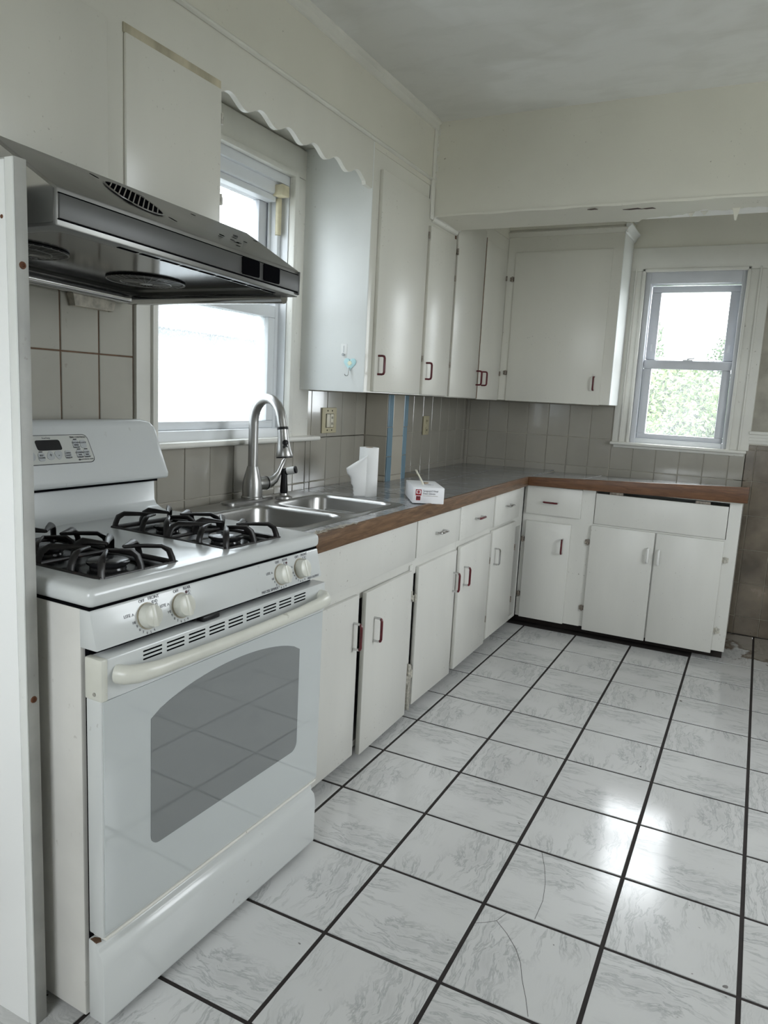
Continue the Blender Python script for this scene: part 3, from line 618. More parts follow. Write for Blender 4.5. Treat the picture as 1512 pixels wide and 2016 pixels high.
# ------------------------------------------------------------------ countertop
cz = lambda x, y: 2.865 + 0.03 * (x - XW) / 2.15       # slightly raised towards the front edge
ct = thing('countertop', 'L-shaped counter of grey marble-look tiles with oak edge', 'countertop', (-1.2, 7, 2.75))
XE, YE = -0.165, 9.93
slab = MB()
slab.loft([[(XW + 0.03, 2.02, 2.72), (XE, 2.02, 2.72), (XE, 2.02, 2.872), (XW + 0.03, 2.02, 2.845)], [(XW + 0.03, YW - 0.03, 2.72), (XE, YW - 0.03, 2.72), (XE, YW - 0.03, 2.872), (XW + 0.03, YW - 0.03, 2.845)]])
sl = part('substrate', slab, 'grout_light', ct, smooth=False)
SINK = (-2.10, -0.36, 2.42, 5.06)
cut(sl, MB().box(SINK[0] + 0.08, SINK[1] - 0.06, SINK[2] + 0.06, SINK[3] - 0.06, 2.5, 3.2))
RIGHT_LIFT = 0.17
def zfar(x, y):          # far leg: front edge rises to the right
    k = max(0, min(1, (x - XE) / 3.7)); f = max(0, min(1, (YW - y) / (YW - YE)))
    return 2.85 + 0.045 * f + RIGHT_LIFT * k * (0.25 + 0.75 * f)
far = MB(); N = 6
for k in range(N):
    xa, xb = XE + (3.55 - XE) * k / N, XE + (3.55 - XE) * (k + 1) / N
    far.loft([[(xa, YE, 2.80), (xa, YW - 0.03, 2.80), (xa, YW - 0.03, zfar(xa, YW) - 0.02), (xa, YE, zfar(xa, YE) - 0.02)], [(xb, YE, 2.80), (xb, YW - 0.03, 2.80), (xb, YW - 0.03, zfar(xb, YW) - 0.02), (xb, YE, zfar(xb, YE) - 0.02)]])
part('substrate', far, 'grout_light', ct, smooth=False)
def ctile(x0, x1, y0, y1, zf, g=0.008, name='tile'):
    x0 += g; x1 -= g; y0 += g; y1 -= g
    if x1 - x0 < 0.05 or y1 - y0 < 0.05: return
    m = MB(); q = [(x0, y0), (x1, y0), (x1, y1), (x0, y1)]
    m.loft([[(a, b, zf(a, b) - 0.025) for a, b in q], [(a, b, zf(a, b)) for a, b in q]])
    c = Vector(((x0 + x1) / 2, (y0 + y1) / 2, zf((x0 + x1) / 2, (y0 + y1) / 2)))
    o = part(name, m, 'counter_marble', ct, bevel=0.005, seg=1, smooth=False)
    dl = (c - ORG[ct.name]) * U
    for v in o.data.vertices: v.co -= dl
    o.location = dl
zl = lambda x, y: 2.853 + 0.035 * (x - XW) / 2.1
# sink run tiles (around the sink)
ctile(XW + 0.03, SINK[0] + 0.05, 2.02, 3.5, zl); ctile(XW + 0.03, SINK[0] + 0.05, 3.5, SINK[3], zl)
ctile(SINK[1] - 0.03, XE, 2.02, 2.98, zl); ctile(SINK[1] - 0.03, XE, 2.98, 3.98, zl); ctile(SINK[1] - 0.03, XE, 3.98, SINK[3], zl)
ys = [SINK[3], 6.0, 7.0, 8.0, 9.0, YE]
for k in range(5):
    for (xa, xb) in ((XW + 0.03, -1.2), (-1.2, XE)):
        if xa < -2 and ys[k + 1] > 7.2 and ys[k] < 8.1:
            ctile(-1.82, xb, ys[k], ys[k + 1], zl)
        else: ctile(xa, xb, ys[k], ys[k + 1], zl)
for (xa, xb) in ((XW + 0.03, -1.2), (-1.2, XE)):
    for (ya, yb_) in ((YE, 10.99), (10.99, YW - 0.03)): ctile(xa, xb, ya, yb_, zl)
xs = [XE, 0.84, 1.85, 2.86, 3.42]
for k in range(4):
    for (ya, yb_) in ((YE, 10.99), (10.99, YW - 0.03)): ctile(xs[k], xs[k + 1], ya, yb_, zfar)
part('end_strip', MB().loft([[(3.43, YE, zfar(3.43, YE) - 0.03), (3.43, YW - 0.03, zfar(3.43, YW) - 0.03), (3.43, YW - 0.03, zfar(3.43, YW)), (3.43, YE, zfar(3.43, YE))], [(3.55, YE, zfar(3.55, YE) - 0.03), (3.55, YW - 0.03, zfar(3.55, YW) - 0.03), (3.55, YW - 0.03, zfar(3.55, YW)), (3.55, YE, zfar(3.55, YE))]]), 'ply_edge', ct, bevel=0.005)
part('oak_edge', MB().loft([[(XE, 2.02, 2.695), (XE + 0.05, 2.02, 2.695), (XE + 0.05, 2.02, 2.90), (XE, 2.02, 2.90)], [(XE, YE, 2.735), (XE + 0.05, YE - 0.05, 2.735), (XE + 0.05, YE - 0.05, 2.905), (XE, YE, 2.905)]]), 'oak_side', ct, bevel=0.010)
part('oak_edge', MB().loft([[(XE, YE, 2.745), (XE + 0.05, YE - 0.05, 2.745), (XE + 0.05, YE - 0.05, 2.905), (XE, YE, 2.905)], [(3.60, YE, 2.815), (3.60, YE - 0.05, 2.815), (3.60, YE - 0.05, 3.085), (3.60, YE, 3.085)]]), 'oak_back', ct, bevel=0.010)
part('oak_edge', MB().loft([[(3.55, YE, 2.815), (3.60, YE, 2.815), (3.60, YE, 3.085), (3.55, YE, 3.085)], [(3.55, YW - 0.03, 2.80), (3.60, YW - 0.03, 2.80), (3.60, YW - 0.03, 2.91), (3.55, YW - 0.03, 2.91)]]), 'oak_side', ct, bevel=0.008)
rag = MB(); rg = random.Random(5)
for k in range(34):
    y0 = 2.15 + rg.random() * 1.1; x0 = XE - 0.03 + rg.random() * 0.06; L = rg.uniform(0.05, 0.14); z0 = 2.897
    rag.tube([(x0, y0, z0), (x0 + rg.uniform(-.03, .03), y0 + L * .5, z0 + rg.uniform(.004, .02)), (x0 + rg.uniform(-.05, .05), y0 + L, z0 + 0.003)], 0.0035, 4)
part('frayed_caulk', rag, 'grout_light', ct, kind='stuff')
part('caulk_line', MB().box(XE - 0.045, XE + 0.01, 2.03, 3.2, 2.886, 2.896), 'grout_light', ct, bevel=0.004)

# ------------------------------------------------------------------ sink, faucet, sprayer
sk = thing('sink', 'double-bowl stainless steel drop-in sink', 'sink', (-1.2, 3.75, 2.88))
SZ = 2.895
def rr3(x0, x1, y0, y1, r, z, n=6): return [(a, b, z) for a, b in rrect(x1 - x0, y1 - y0, r, n, (x0 + x1) / 2, (y0 + y1) / 2)]
deck = part('deck', MB().loft([rr3(*SINK, 0.14, SZ - 0.025), rr3(*SINK, 0.14, SZ - 0.006), rr3(SINK[0] + 0.02, SINK[1] - 0.02, SINK[2] + 0.02, SINK[3] - 0.02, 0.13, SZ)]), 'sink_steel', sk)
BOWLS = ((-1.66, -0.47, 2.52, 3.63), (-1.66, -0.47, 3.80, 4.94))
cm = MB()
for bw in BOWLS: cm.loft([rr3(*bw, 0.2, SZ - 0.2, 8), rr3(*bw, 0.2, SZ + 0.1, 8)])
cut(deck, cm)
for i, (x0, x1, y0, y1) in enumerate(BOWLS):
    bm_ = MB(); rings = []
    for (ins, z, r) in ((-0.014, SZ + 0.001, 0.21), (-0.004, SZ + 0.006, 0.205), (0.01, SZ - 0.004, 0.2), (0.025, SZ - 0.04, 0.19), (0.05, SZ - 0.50, 0.18), (0.09, SZ - 0.60, 0.16), (0.20, SZ - 0.63, 0.12), (0.45, SZ - 0.645, 0.08)):
        rings.append(rr3(x0 + ins, x1 - ins, y0 + ins, y1 - ins, r, z, 8))
    bm_.loft(rings, caps=False); n = len(rings[0]); bm_.f.append(tuple(range((len(rings) - 1) * n, len(rings) * n)))
    bo = part('bowl', bm_, 'sink_steel', sk)
    part('drain', MB().lathe([(0.14, 0), (0.14, 0.012), (0.11, 0.014), (0.10, 0.004), (0.0, 0.004)], ((x0 + x1) / 2, (y0 + y1) / 2, SZ - 0.645)), 'chrome', bo)
fc = thing('kitchen_faucet', 'brushed steel gooseneck pull-down faucet behind sink', 'faucet', (-1.945, 3.83, SZ))
fx, fy = -1.945, 3.83
part('deck_plate', MB().loft([rr3(fx - 0.10, fx + 0.10, 3.28, 4.20, 0.09, SZ), rr3(fx - 0.10, fx + 0.10, 3.28, 4.20, 0.09, SZ + 0.02), rr3(fx - 0.085, fx + 0.085, 3.295, 4.185, 0.08, SZ + 0.03)]), 'steel_brushed', fc)
part('body', MB().lathe([(0.135, 0.03), (0.135, 0.05), (0.125, 0.06), (0.125, 0.15), (0.115, 0.25), (0.09, 0.35), (0.068, 0.43), (0.0, 0.43)], (fx, fy, SZ), n=32), 'steel_brushed', fc)
dx, dy = 0.96, -0.28
path = [(fx, fy, SZ + 0.42), (fx, fy, SZ + 0.7), (fx, fy, SZ + 0.98)]
for k in range(1, 13):
    a = PI * k / 13 * 1.04; q = 0.275 * (1 - math.cos(a)); path.append((fx + dx * q, fy + dy * q, SZ + 0.98 + 0.30 * math.sin(a)))
ex, ey, ez = path[-1]
path.append((ex + dx * 0.02, ey + dy * 0.02, ez - 0.07))
part('gooseneck', MB().tube(path, 0.060, 16), 'steel_brushed', fc)
hx, hy_, hz = path[-1]
ax = Vector((dx * 0.14, dy * 0.14, -1)).normalized()
part('spray_collar', MB().lathe([(0.063, -0.012), (0.066, 0.0), (0.066, 0.02), (0.0, 0.02)], (hx, hy_, hz), ax, 20), 'black_plastic', fc)
hd = part('spray_head', MB().lathe([(0.062, 0.02), (0.066, 0.12), (0.085, 0.26), (0.105, 0.33), (0.10, 0.345), (0.0, 0.345)], (hx, hy_, hz), ax, 24), 'steel_brushed', fc)
part('spray_face', MB().lathe([(0.098, 0.345), (0.098, 0.356), (0.06, 0.358), (0.055, 0.35), (0.0, 0.35)], (hx, hy_, hz), ax, 24), 'black_plastic', hd)
bc = Vector((hx, hy_, hz)) + ax * 0.17
part('spray_button', MB().lathe([(0.035, -0.02), (0.035, 0.01), (0.02, 0.018), (0, 0.018)], bc + Vector((0.055, -0.045, 0.0)), (0.77, -0.6, 0.1), 14).lathe([(0.03, -0.02), (0.03, 0.01), (0.0, 0.012)], bc + Vector((0.058, -0.05, -0.05)), (0.77, -0.6, 0.1), 14), 'black_plastic', hd)
vx = Vector((0.30, 0.95, 0.0)).normalized(); vb = Vector((fx, fy, SZ + 0.21)) + vx * 0.08
part('valve_hub', MB().lathe([(0.085, 0), (0.085, 0.12), (0.078, 0.13), (0, 0.13)], vb, vx, 22), 'steel_brushed', fc)
part('hub_ring', MB().lathe([(0.087, 0.12), (0.087, 0.135), (0, 0.135)], vb, vx, 22), 'black_plastic', fc)
ve = vb + vx * 0.135
part('lever', MB().tube([ve, ve + vx * 0.05 + Vector((0, 0, 0.01)), ve + vx * 0.13 + Vector((0, 0, 0.05)), ve + vx * 0.19 + Vector((0, 0, 0.12)), ve + vx * 0.23 + Vector((0, 0, 0.20)), ve + vx * 0.27 + Vector((0, 0, 0.27)), ve + vx * 0.29 + Vector((0, 0, 0.30))], [0.078, 0.075, 0.055, 0.038, 0.03, 0.03, 0.012], 14), 'steel_brushed', fc)
sp = thing('side_sprayer', 'black side sprayer standing right of the faucet', 'sprayer', (-1.77, 4.27, SZ))
sx_, sy_ = -1.77, 4.27
part('base', MB().lathe([(0.11, 0), (0.105, 0.025), (0.06, 0.045), (0.055, 0.07), (0, 0.07)], (sx_, sy_, SZ), n=22), 'steel_brushed', sp)
part('grip', MB().lathe([(0.045, 0.05), (0.052, 0.10), (0.046, 0.2), (0.04, 0.30), (0.045, 0.36), (0.03, 0.39), (0, 0.39)], (sx_, sy_, SZ), n=16), 'black_plastic', sp)
nz = Vector((0.93, 0.3, 0.22)).normalized()
part('nozzle', MB().tube([Vector((sx_, sy_, SZ + 0.345)) - nz * 0.05, Vector((sx_, sy_, SZ + 0.345)) + nz * 0.03, Vector((sx_, sy_, SZ + 0.35)) + nz * 0.07], [0.03, 0.045, 0.046], 14), 'black_plastic', sp)
part('nozzle_band', MB().tube([Vector((sx_, sy_, SZ + 0.35)) + nz * 0.04, Vector((sx_, sy_, SZ + 0.35)) + nz * 0.14], 0.048, 14), 'plate_white', sp)
part('nozzle_tip', MB().tube([Vector((sx_, sy_, SZ + 0.35)) + nz * 0.14, Vector((sx_, sy_, SZ + 0.35)) + nz * 0.165], 0.046, 14), 'black_plastic', sp)
part('trigger', MB().tube([(sx_ - 0.03, sy_, SZ + 0.36), (sx_ - 0.075, sy_ - 0.02, SZ + 0.28), (sx_ - 0.10, sy_ - 0.02, SZ + 0.2)], [0.016, 0.014, 0.008], 8), 'black_plastic', sp)

# ------------------------------------------------------------------ small things on the counter
zt = zl(-1.15, 5.4)
pt = thing('paper_towel_roll', 'white paper towel roll standing behind the sink', 'paper towels', (-1.20, 5.46, zt))
pc = Vector((-1.19, 5.49, zt)); PR, PH = 0.135, 0.68
part('roll', MB().lathe([(PR, 0.0), (PR, PH), (0.05, PH), (0.048, PH - 0.1), (0.0, PH - 0.1)], pc, n=36), 'paper', pt)
part('core', MB().lathe([(0.055, PH - 0.12), (0.055, PH + 0.002), (0.045, PH + 0.002), (0.045, PH - 0.12)], pc, n=24), 'cardboard_inner', pt)
sh = MB(); rgs = random.Random(2); n1, n2 = 10, 22
dirn = Vector((-0.80, -0.55, 0)).normalized(); start = pc + Vector((0.30, -0.95, 0)).normalized() * PR
g_ = []
for j in range(n2 + 1):
    f = j / n2; z = f * PH * 0.86 + 0.0
    wmax = 0.20 + 0.02 * math.sin(f * 21) + rgs.uniform(-0.012, 0.012) if f < 0.70 else 0.0
    wmax = (0.17 + 0.13 * (f / 0.66) ** 2 + rgs.uniform(-0.010, 0.010)) if f < 0.66 else 0.30 * (1 - (f - 0.66) / 0.34) + 0.004
    g_.append([start + dirn * (wmax * i / n1) + Vector((0.035, -0.05, 0)) * math.sin(i / n1 * 2.4) * (0.4 + f) + Vector((0, 0, z)) for i in range(n1 + 1)])
for rrw in g_: sh.v += [tuple(p) for p in rrw]
W_ = n1 + 1
for j in range(n2):
    for i in range(n1): sh.f.append((j * W_ + i, j * W_ + i + 1, (j + 1) * W_ + i + 1, (j + 1) * W_ + i))
o = part('loose_sheet', sh, 'paper', pt, label='torn loose sheet of paper towel'); o.modifiers.new('t', 'SOLIDIFY').thickness = 0.0012

gb = thing('glove_box', 'white carton of disposable gloves on counter edge', 'box', (-0.35, 5.55, zl(-0.3, 5.5) + 0.002), local=True)
gb.rotation_euler = (0, 0, 0)
# box frame: front face runs from FL to FR
FL = Vector((-0.335, 5.16, 0)); FR = Vector((0.02, 5.385, 0)); rx = (FR - FL).normalized(); ry = Vector((-rx.y, rx.x, 0)); GW, GD, GH = (FR - FL).length * 1.0, 0.78, 0.215
gz = zl(-0.3, 5.4) + 0.012
gb.location = FL * U + Vector((0, 0, gz * U)); gb.rotation_euler = (0.0, 0.012, math.atan2(rx.y, rx.x))
bx_ = part('carton_body', MB().box(0, GW, 0, GD, 0, GH), 'carton', gb, bevel=0.008)
cut(bx_, MB().prism([(GW * .40, GD * .42), (GW * .50, GD * .34), (GW * .72, GD * .33), (GW * .80, GD * .46), (GW * .74, GD * .60), (GW * .5, GD * .62)], 'z', GH * 0.35, GH + 0.1))
part('carton_void', MB().box(GW * .36, GW * .84, GD * .3, GD * .64, GH * 0.30, GH * 0.36), 'kick_dark', gb)
part('torn_flap', MB().prism([(GW * .52, GD * .50), (GW * .66, GD * .62), (GW * .50, GD * .66)], 'z', GH, GH + 0.012), 'cardboard_inner', gb, smooth=False)
part('glove_cuff', MB().tube([(GW * .44, GD * .40, GH * 0.9), (GW * .38, GD * .42, GH + 0.04), (GW * .30, GD * .44, GH + 0.10), (GW * .22, GD * .46, GH + 0.15), (GW * .17, GD * .46, GH + 0.19)], [(0.012, 0.03), (0.012, 0.028), (0.010, 0.02), (0.012, 0.03), (0.008, 0.05)], 8), 'ivory_light', gb, label='pale vinyl glove end poking out')
fo, fr_, fu = (0, 0, 0), (1, 0, 0), (0, 0, 1)
lg = part('logo_panel', MB().fplate((0.075, 0, 0.145), fr_, fu, rrect(0.078, 0.082, 0.006, 3), 0.0, 0.002), 'print_red', gb)
part('logo_ring', MB().fplate((0.075, 0, 0.152), fr_, fu, rrect(0.058, 0.046, 0.006, 3), 0.002, 0.003), 'carton', lg)
part('logo_mark', MB().fplate((0.075, 0, 0.152), fr_, fu, circ(0.019, 18), 0.003, 0.004), 'print_red', lg)
part('size_panel', MB().fplate((0.075, 0, 0.068), fr_, fu, rrect(0.058, 0.056, 0.004, 3), 0.0, 0.002), 'print_red', gb)
text('M', (0.075, -0.002, 0.070), fr_, fu, 0.055, 'print_black', gb)
text('Synguard Vinyl', (0.135, 0, 0.168), fr_, fu, 0.036, 'print_grey', gb, align='LEFT', sx=0.95)
text('Exam Gloves', (0.135, 0, 0.133), fr_, fu, 0.033, 'print_grey', gb, align='LEFT', sx=0.95)
text('Latex Free Powder Free Non-Sterile', (0.135, 0, 0.104), fr_, fu, 0.015, 'print_tan', gb, align='LEFT', sx=0.9)

# ------------------------------------------------------------------ wall plates, hooks
sw = thing('switch_plate', 'ivory double wall plate with rocker switch and outlet beside the window', 'switch', (XW + 0.03, 6.12, 3.86))
px_ = XW + 0.026
part('cover', MB().box(px_, px_ + 0.018, 5.91, 6.33, 3.665, 4.05), 'ivory_plastic', sw, bevel=0.012)
part('recess', MB().box(px_ + 0.012, px_ + 0.020, 6.01, 6.24, 3.75, 3.96), 'black_gap', sw)
part('rocker', MB().box(px_ + 0.015, px_ + 0.034, 6.02, 6.115, 3.755, 3.955), 'ivory_light', sw, bevel=0.006)
oc = part('receptacle', MB().box(px_ + 0.015, px_ + 0.028, 6.135, 6.225, 3.755, 3.955), 'ivory_light', sw, bevel=0.004)
for z in (3.81, 3.90):
    for yy in (6.165, 6.195): part('slot', MB().box(px_ + 0.027, px_ + 0.030, yy - 0.005, yy + 0.005, z - 0.018, z + 0.018), 'black_gap', oc)
for yy in (6.06, 6.19):
    for z in (3.71, 4.005): part('screw', MB().lathe([(0.013, 0), (0.012, 0.004), (0, 0.005)], (px_ + 0.017, yy, z), (1, 0, 0), 10), 'kick_dark', sw)
ot = thing('outlet_plate', 'ivory outlet plate under the corner wall cabinets', 'outlet', (XW + 0.03, 9.79, 3.73))
part('cover', MB().box(px_, px_ + 0.03, 9.66, 9.92, 3.545, 3.915), 'ivory_plastic', ot, bevel=0.010)
for z in (3.64, 3.82):
    f = part('socket', MB().lathe([(0.06, 0.0), (0.058, 0.012), (0, 0.012)], (px_ + 0.028, 9.79, z), (1, 0, 0), 16), 'ivory_plastic', ot)
    for yy in (9.77, 9.81): part('slot', MB().box(px_ + 0.038, px_ + 0.042, yy - 0.006, yy + 0.006, z - 0.02, z + 0.02), 'black_gap', f)
hk = thing('adhesive_hook', 'small white adhesive hook strip on cabinet side', 'hook', (-1.52, 5.26, 4.85))
part('strip', MB().box(-1.575, -1.475, 5.245, 5.27, 4.76, 4.945), 'plate_white', hk, bevel=0.006)
part('peg', MB().lathe([(0.018, 0), (0.02, 0.02), (0.012, 0.028), (0, 0.028)], (-1.527, 5.246, 4.80), (0, -1, 0), 12), 'button_grey', hk)
part('groove', MB().box(-1.531, -1.523, 5.242, 5.246, 4.83, 4.92), 'button_grey', hk)
hh = thing('heart_hook', 'pale blue heart-shaped hook on white cabinet side', 'hook', (-1.42, 5.26, 4.68))
hp = []
for k in range(40):
    a = 2 * PI * k / 40; hp.append((0.0058 * 16 * math.sin(a) ** 3, 0.0058 * (13 * math.cos(a) - 5 * math.cos(2 * a) - 2 * math.cos(3 * a) - math.cos(4 * a))))
part('heart', MB().fplate((-1.42, 5.268, 4.685), (1, 0, 0), (0, 0, 1), hp, 0.0, 0.03), 'hook_blue', hh, bevel=0.008)
part('flower', MB().fplate((-1.42, 5.238, 4.69), (1, 0, 0), (0, 0, 1), [((0.030 + 0.008 * math.cos(6 * 2 * PI * k / 36)) * math.cos(2 * PI * k / 36), (0.030 + 0.008 * math.cos(6 * 2 * PI * k / 36)) * math.sin(2 * PI * k / 36)) for k in range(36)], 0.0, 0.004), 'hook_cream', hh)
part('wire_hook', MB().tube([(-1.42, 5.235, 4.63), (-1.42, 5.222, 4.58), (-1.42, 5.21, 4.535), (-1.425, 5.19, 4.518), (-1.44, 5.165, 4.52), (-1.448, 5.155, 4.54)], 0.007, 8), 'chrome', hh)
# ------------------------------------------------------------------ wall cabinets
XU = -1.205
def upper_x(label, y0, y1, z0, z1):
    t = thing('wall_cabinet', label, 'cabinet', (-1.75, (y0 + y1) / 2, z0), group='painted wall cabinets')
    return t
# over the range
t = upper_x('wall cabinet over the range hood with stained top edge', -3.2, 2.217, 5.70, 7.55)
part('carcass', MB().box(XW + 0.005, XU, -3.2, 2.217, 5.80, 7.548), 'cabinet_paint', t)
door_x(t, XU, -1.2, 0.85, 5.84, 7.045, mat='cabinet_paint', th=0.03)
d = door_x(t, XU, 1.035, 2.205, 5.82, 7.02, mat='cabinet_paint', th=0.03)
part('varnish_strip', MB().box(XU, XU + 0.012, 1.025, 2.215, 7.02, 7.095), 'stain_yellow', t, bevel=0.004, label='yellow-brown stained strip above door')
for z in (6.05, 6.77): hinge(d, (XU + 0.0, 2.222, z), (1, 0, 0), DZ, 'hinge_painted', 0.10)
# scalloped valance over the sink window
pts = [(2.217, 7.545), (5.27, 7.545), (5.27, 6.925), (5.08, 6.93)]
n = 120
for k in range(n + 1):
    y = 5.06 - (5.06 - 2.217) * k / n
    ph = (y - 2.37) / 0.5; pts.append((y, 7.018 - 0.012 * (y - 2.3) / 2.7 + 0.045 * math.cos(2 * PI * ph)))
vl = thing('scalloped_valance', 'white scalloped wooden board above the sink window', 'valance', (-1.23, 3.7, 7.0))
part('board', MB().prism(pts, 'x', -1.262, XU), 'cabinet_paint', vl)
part('lid', MB().box(XW + 0.005, -1.262, 2.22, 5.27, 7.50, 7.548), 'cabinet_paint', vl)
# tall unit between window and beam
t = upper_x('tall wall cabinet right of sink window, white side panel', 5.27, 8.22, 4.30, 7.43)
part('carcass', MB().box(XW + 0.006, XU, 5.27, 7.06, 4.31, 7.428), 'cabinet_paint', t)
part('carcass', MB().box(XW + 0.006, XU, 7.06, 8.215, 4.31, 7.005), 'cabinet_paint', t)
part('side_panel', MB().box(XW + 0.006, XU + 0.004, 5.25, 5.27, 4.305, 7.50), 'side_panel_paint', t, bevel=0.004)
d = door_x(t, XU, 5.455, 6.99, 4.325, 7.215, mat='cabinet_paint'); pull(d, (XU + 0.055, 5.55, 4.69), NX, DZ, 0.25, 0.10, legm='handle_red')
for z in (4.87, 6.71): hinge(d, (XU + 0.03, 7.03, z), NX, DZ, 'hinge_metal', 0.09)
d = door_x(t, XU, 7.09, 8.14, 4.32, 6.86, mat='cabinet_paint'); pull(d, (XU + 0.055, 7.18, 4.69), NX, DZ, 0.25, 0.10, legm='handle_red')
for z in (4.84, 6.25): hinge(d, (XU + 0.03, 8.18, z), NX, DZ, 'hinge_metal', 0.09)
part('open_seam', MB().box(XU, XU + 0.012, 8.17, 8.215, 4.33, 6.99), 'grout_brown', t)
# corner unit
t = upper_x('corner wall cabinet with two tall doors under the beam', 8.22, 10.97, 4.30, 7.43)
part('carcass', MB().box(XW + 0.006, XU, 8.225, YW - 0.03, 4.30, 7.428), 'cabinet_paint', t)
d = door_x(t, XU, 8.26, 9.60, 4.31, 7.30, mat='cabinet_paint', th=0.04); pull(d, (XU + 0.055, 9.50, 4.68), NX, DZ, 0.25, 0.10, legm='handle_red')
hinge(d, (XU + 0.03, 8.235, 6.69), NX, DZ, 'hinge_metal', 0.1)
part('door_gap', MB().box(XU, XU + 0.03, 9.602, 9.66, 4.31, 7.20), 'grout_brown', t)  # brown strip paints the shadow line between the two doors
d = door_x(t, XU, 9.66, 10.82, 4.29, 7.16, mat='cabinet_paint', th=0.045); pull(d, (XU + 0.055, 9.80, 4.68), NX, DZ, 0.25, 0.10, legm='handle_red')
for z in (4.82, 6.67): hinge(d, (XU + 0.03, 10.87, z), NX, DZ, 'hinge_metal', 0.09)
# far wall unit
t = thing('wall_cabinet', 'single-door wall cabinet left of the small far window', 'cabinet', (-0.1, 11.5, 4.3), group='painted wall cabinets')
YU = 10.985
part('carcass', MB().box(XU + 0.004, 1.013, YU, YW - 0.03, 4.305, 7.598), 'cabinet_paint', t)
part('side_panel', MB().box(1.013, 1.022, YU, 11.95, 4.31, 7.47), 'side_panel_paint', t)
d = door_y(t, YU, -1.035, 0.83, 4.295, 7.18, mat='cabinet_paint', th=0.03); pull(d, (0.70, YU - 0.03, 4.70), NY, DZ, 0.25, 0.08, legm='handle_red')
for z in (4.85, 6.67): hinge(d, (-1.075, YU - 0.005, z), NY, DZ, 'hinge_metal', 0.10)
part('crown', MB().prism([(YU, 7.46), (YU - 0.02, 7.47), (YU - 0.03, 7.50), (YU - 0.07, 7.53), (YU - 0.075, 7.55), (YU, 7.56)], 'x', XU, 1.06), 'cabinet_paint', t, bevel=0.004)
part('crown', MB().prism([(1.022, 7.46), (1.05, 7.48), (1.07, 7.54), (1.12, 7.58), (1.13, 7.61), (1.022, 7.62)], 'y', YU - 0.05, 11.98), 'side_panel_paint', t, bevel=0.006)
part('crown', MB().prism([(1.016, 7.80), (1.05, 7.82), (1.09, 7.92), (1.016, 7.94)], 'y', YU - 0.02, 11.98), 'side_panel_paint', t, bevel=0.006)

# ------------------------------------------------------------------ partition panel beside the range
pp = thing('partition_panel', 'tall white partition panel at the left of the range', 'panel', (-1.2, -0.69, 0))
part('core', MB().box(XW + 0.01, -0.205, -0.722, -0.642, 0.0, 5.50), 'panel_edge', pp, bevel=0.004)
part('face_sheet', MB().box(XW + 0.01, -0.27, -0.736, -0.722, 0.0, 5.485), 'laminate_white', pp, bevel=0.003)
part('edge_strip', MB().box(-0.27, -0.205, -0.733, -0.722, 0.0, 5.495), 'side_panel_paint', pp, bevel=0.003)
for z in (4.92, 2.30): part('screw', MB().lathe([(0.022, 0), (0.020, 0.006), (0.011, 0.007), (0.010, 0.002), (0, 0.002)], (-0.205, -0.683, z), (1, 0, 0), 14), 'rust', pp)
part('nail_hole', MB().lathe([(0.012, 0), (0.010, 0.003), (0, 0.003)], (-0.30, -0.736, 5.18), (0, -1, 0), 10), 'rust', pp)

# ------------------------------------------------------------------ range hood
hb = thing('range_hood', 'stainless range hood with two round fan grilles', 'range hood', (XW + 0.03, -0.455, 5.187), (-0.0262, 0, 0), local=True)
HW, HX = 2.57, 2.05
prof = [(0, 0), (HX, 0), (HX, 0.225), (1.46, 0.585), (0, 0.585)]
can = part('canopy', MB().prism(prof, 'y', 0, HW), 'hood_steel', hb, bevel=0.010)
cut(can, MB().loft([rr3(0.10, 1.93, 0.11, HW - 0.11, 0.10, -0.05), rr3(0.10, 1.93, 0.11, HW - 0.11, 0.10, 0.05), rr3(0.16, 1.88, 0.16, HW - 0.16, 0.10, 0.10)]))
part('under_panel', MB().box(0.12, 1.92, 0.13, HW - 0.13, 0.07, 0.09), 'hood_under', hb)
part('front_band', MB().box(HX - 0.004, HX + 0.012, 0.015, HW - 0.015, 0.045, 0.186), 'hood_band', hb, bevel=0.004)
for z in (0.040, 0.190): part('band_seam', MB().box(HX - 0.004, HX + 0.006, 0.01, HW - 0.01, z - 0.004, z + 0.004), 'black_gap', hb)
part('end_panel', MB().prism([(0.02, 0.02), (HX - 0.02, 0.02), (HX - 0.02, 0.215), (1.45, 0.565), (0.02, 0.565)], 'y', -0.006, 0.004), 'chrome', hb, label='polished end panel of hood')
part('end_trim', MB().box(HX - 0.03, HX + 0.014, HW - 0.014, HW + 0.004, 0.02, 0.22), 'hood_band', hb, bevel=0.004)
part('drip_rim', MB().tube([(1.95, HW - 0.07, -0.012), (0.30, HW - 0.07, -0.012), (0.14, HW - 0.10, -0.012), (0.10, HW - 0.20, -0.012), (0.10, 0.06, -0.012)], 0.055, 10), 'chrome', hb)
for yy in (1.85, 2.135): part('switch_panel', MB().fplate((HX + 0.012, yy, 0.118), (0, 1, 0), (0, 0, 1), [(q[0] + 0.006 * math.sin(i * 2.1), q[1] + 0.005 * math.sin(i * 1.7)) for i, q in enumerate(rrect(0.225, 0.125, 0.012, 4))], 0.0, 0.010), 'black_gap', hb, smooth=False)
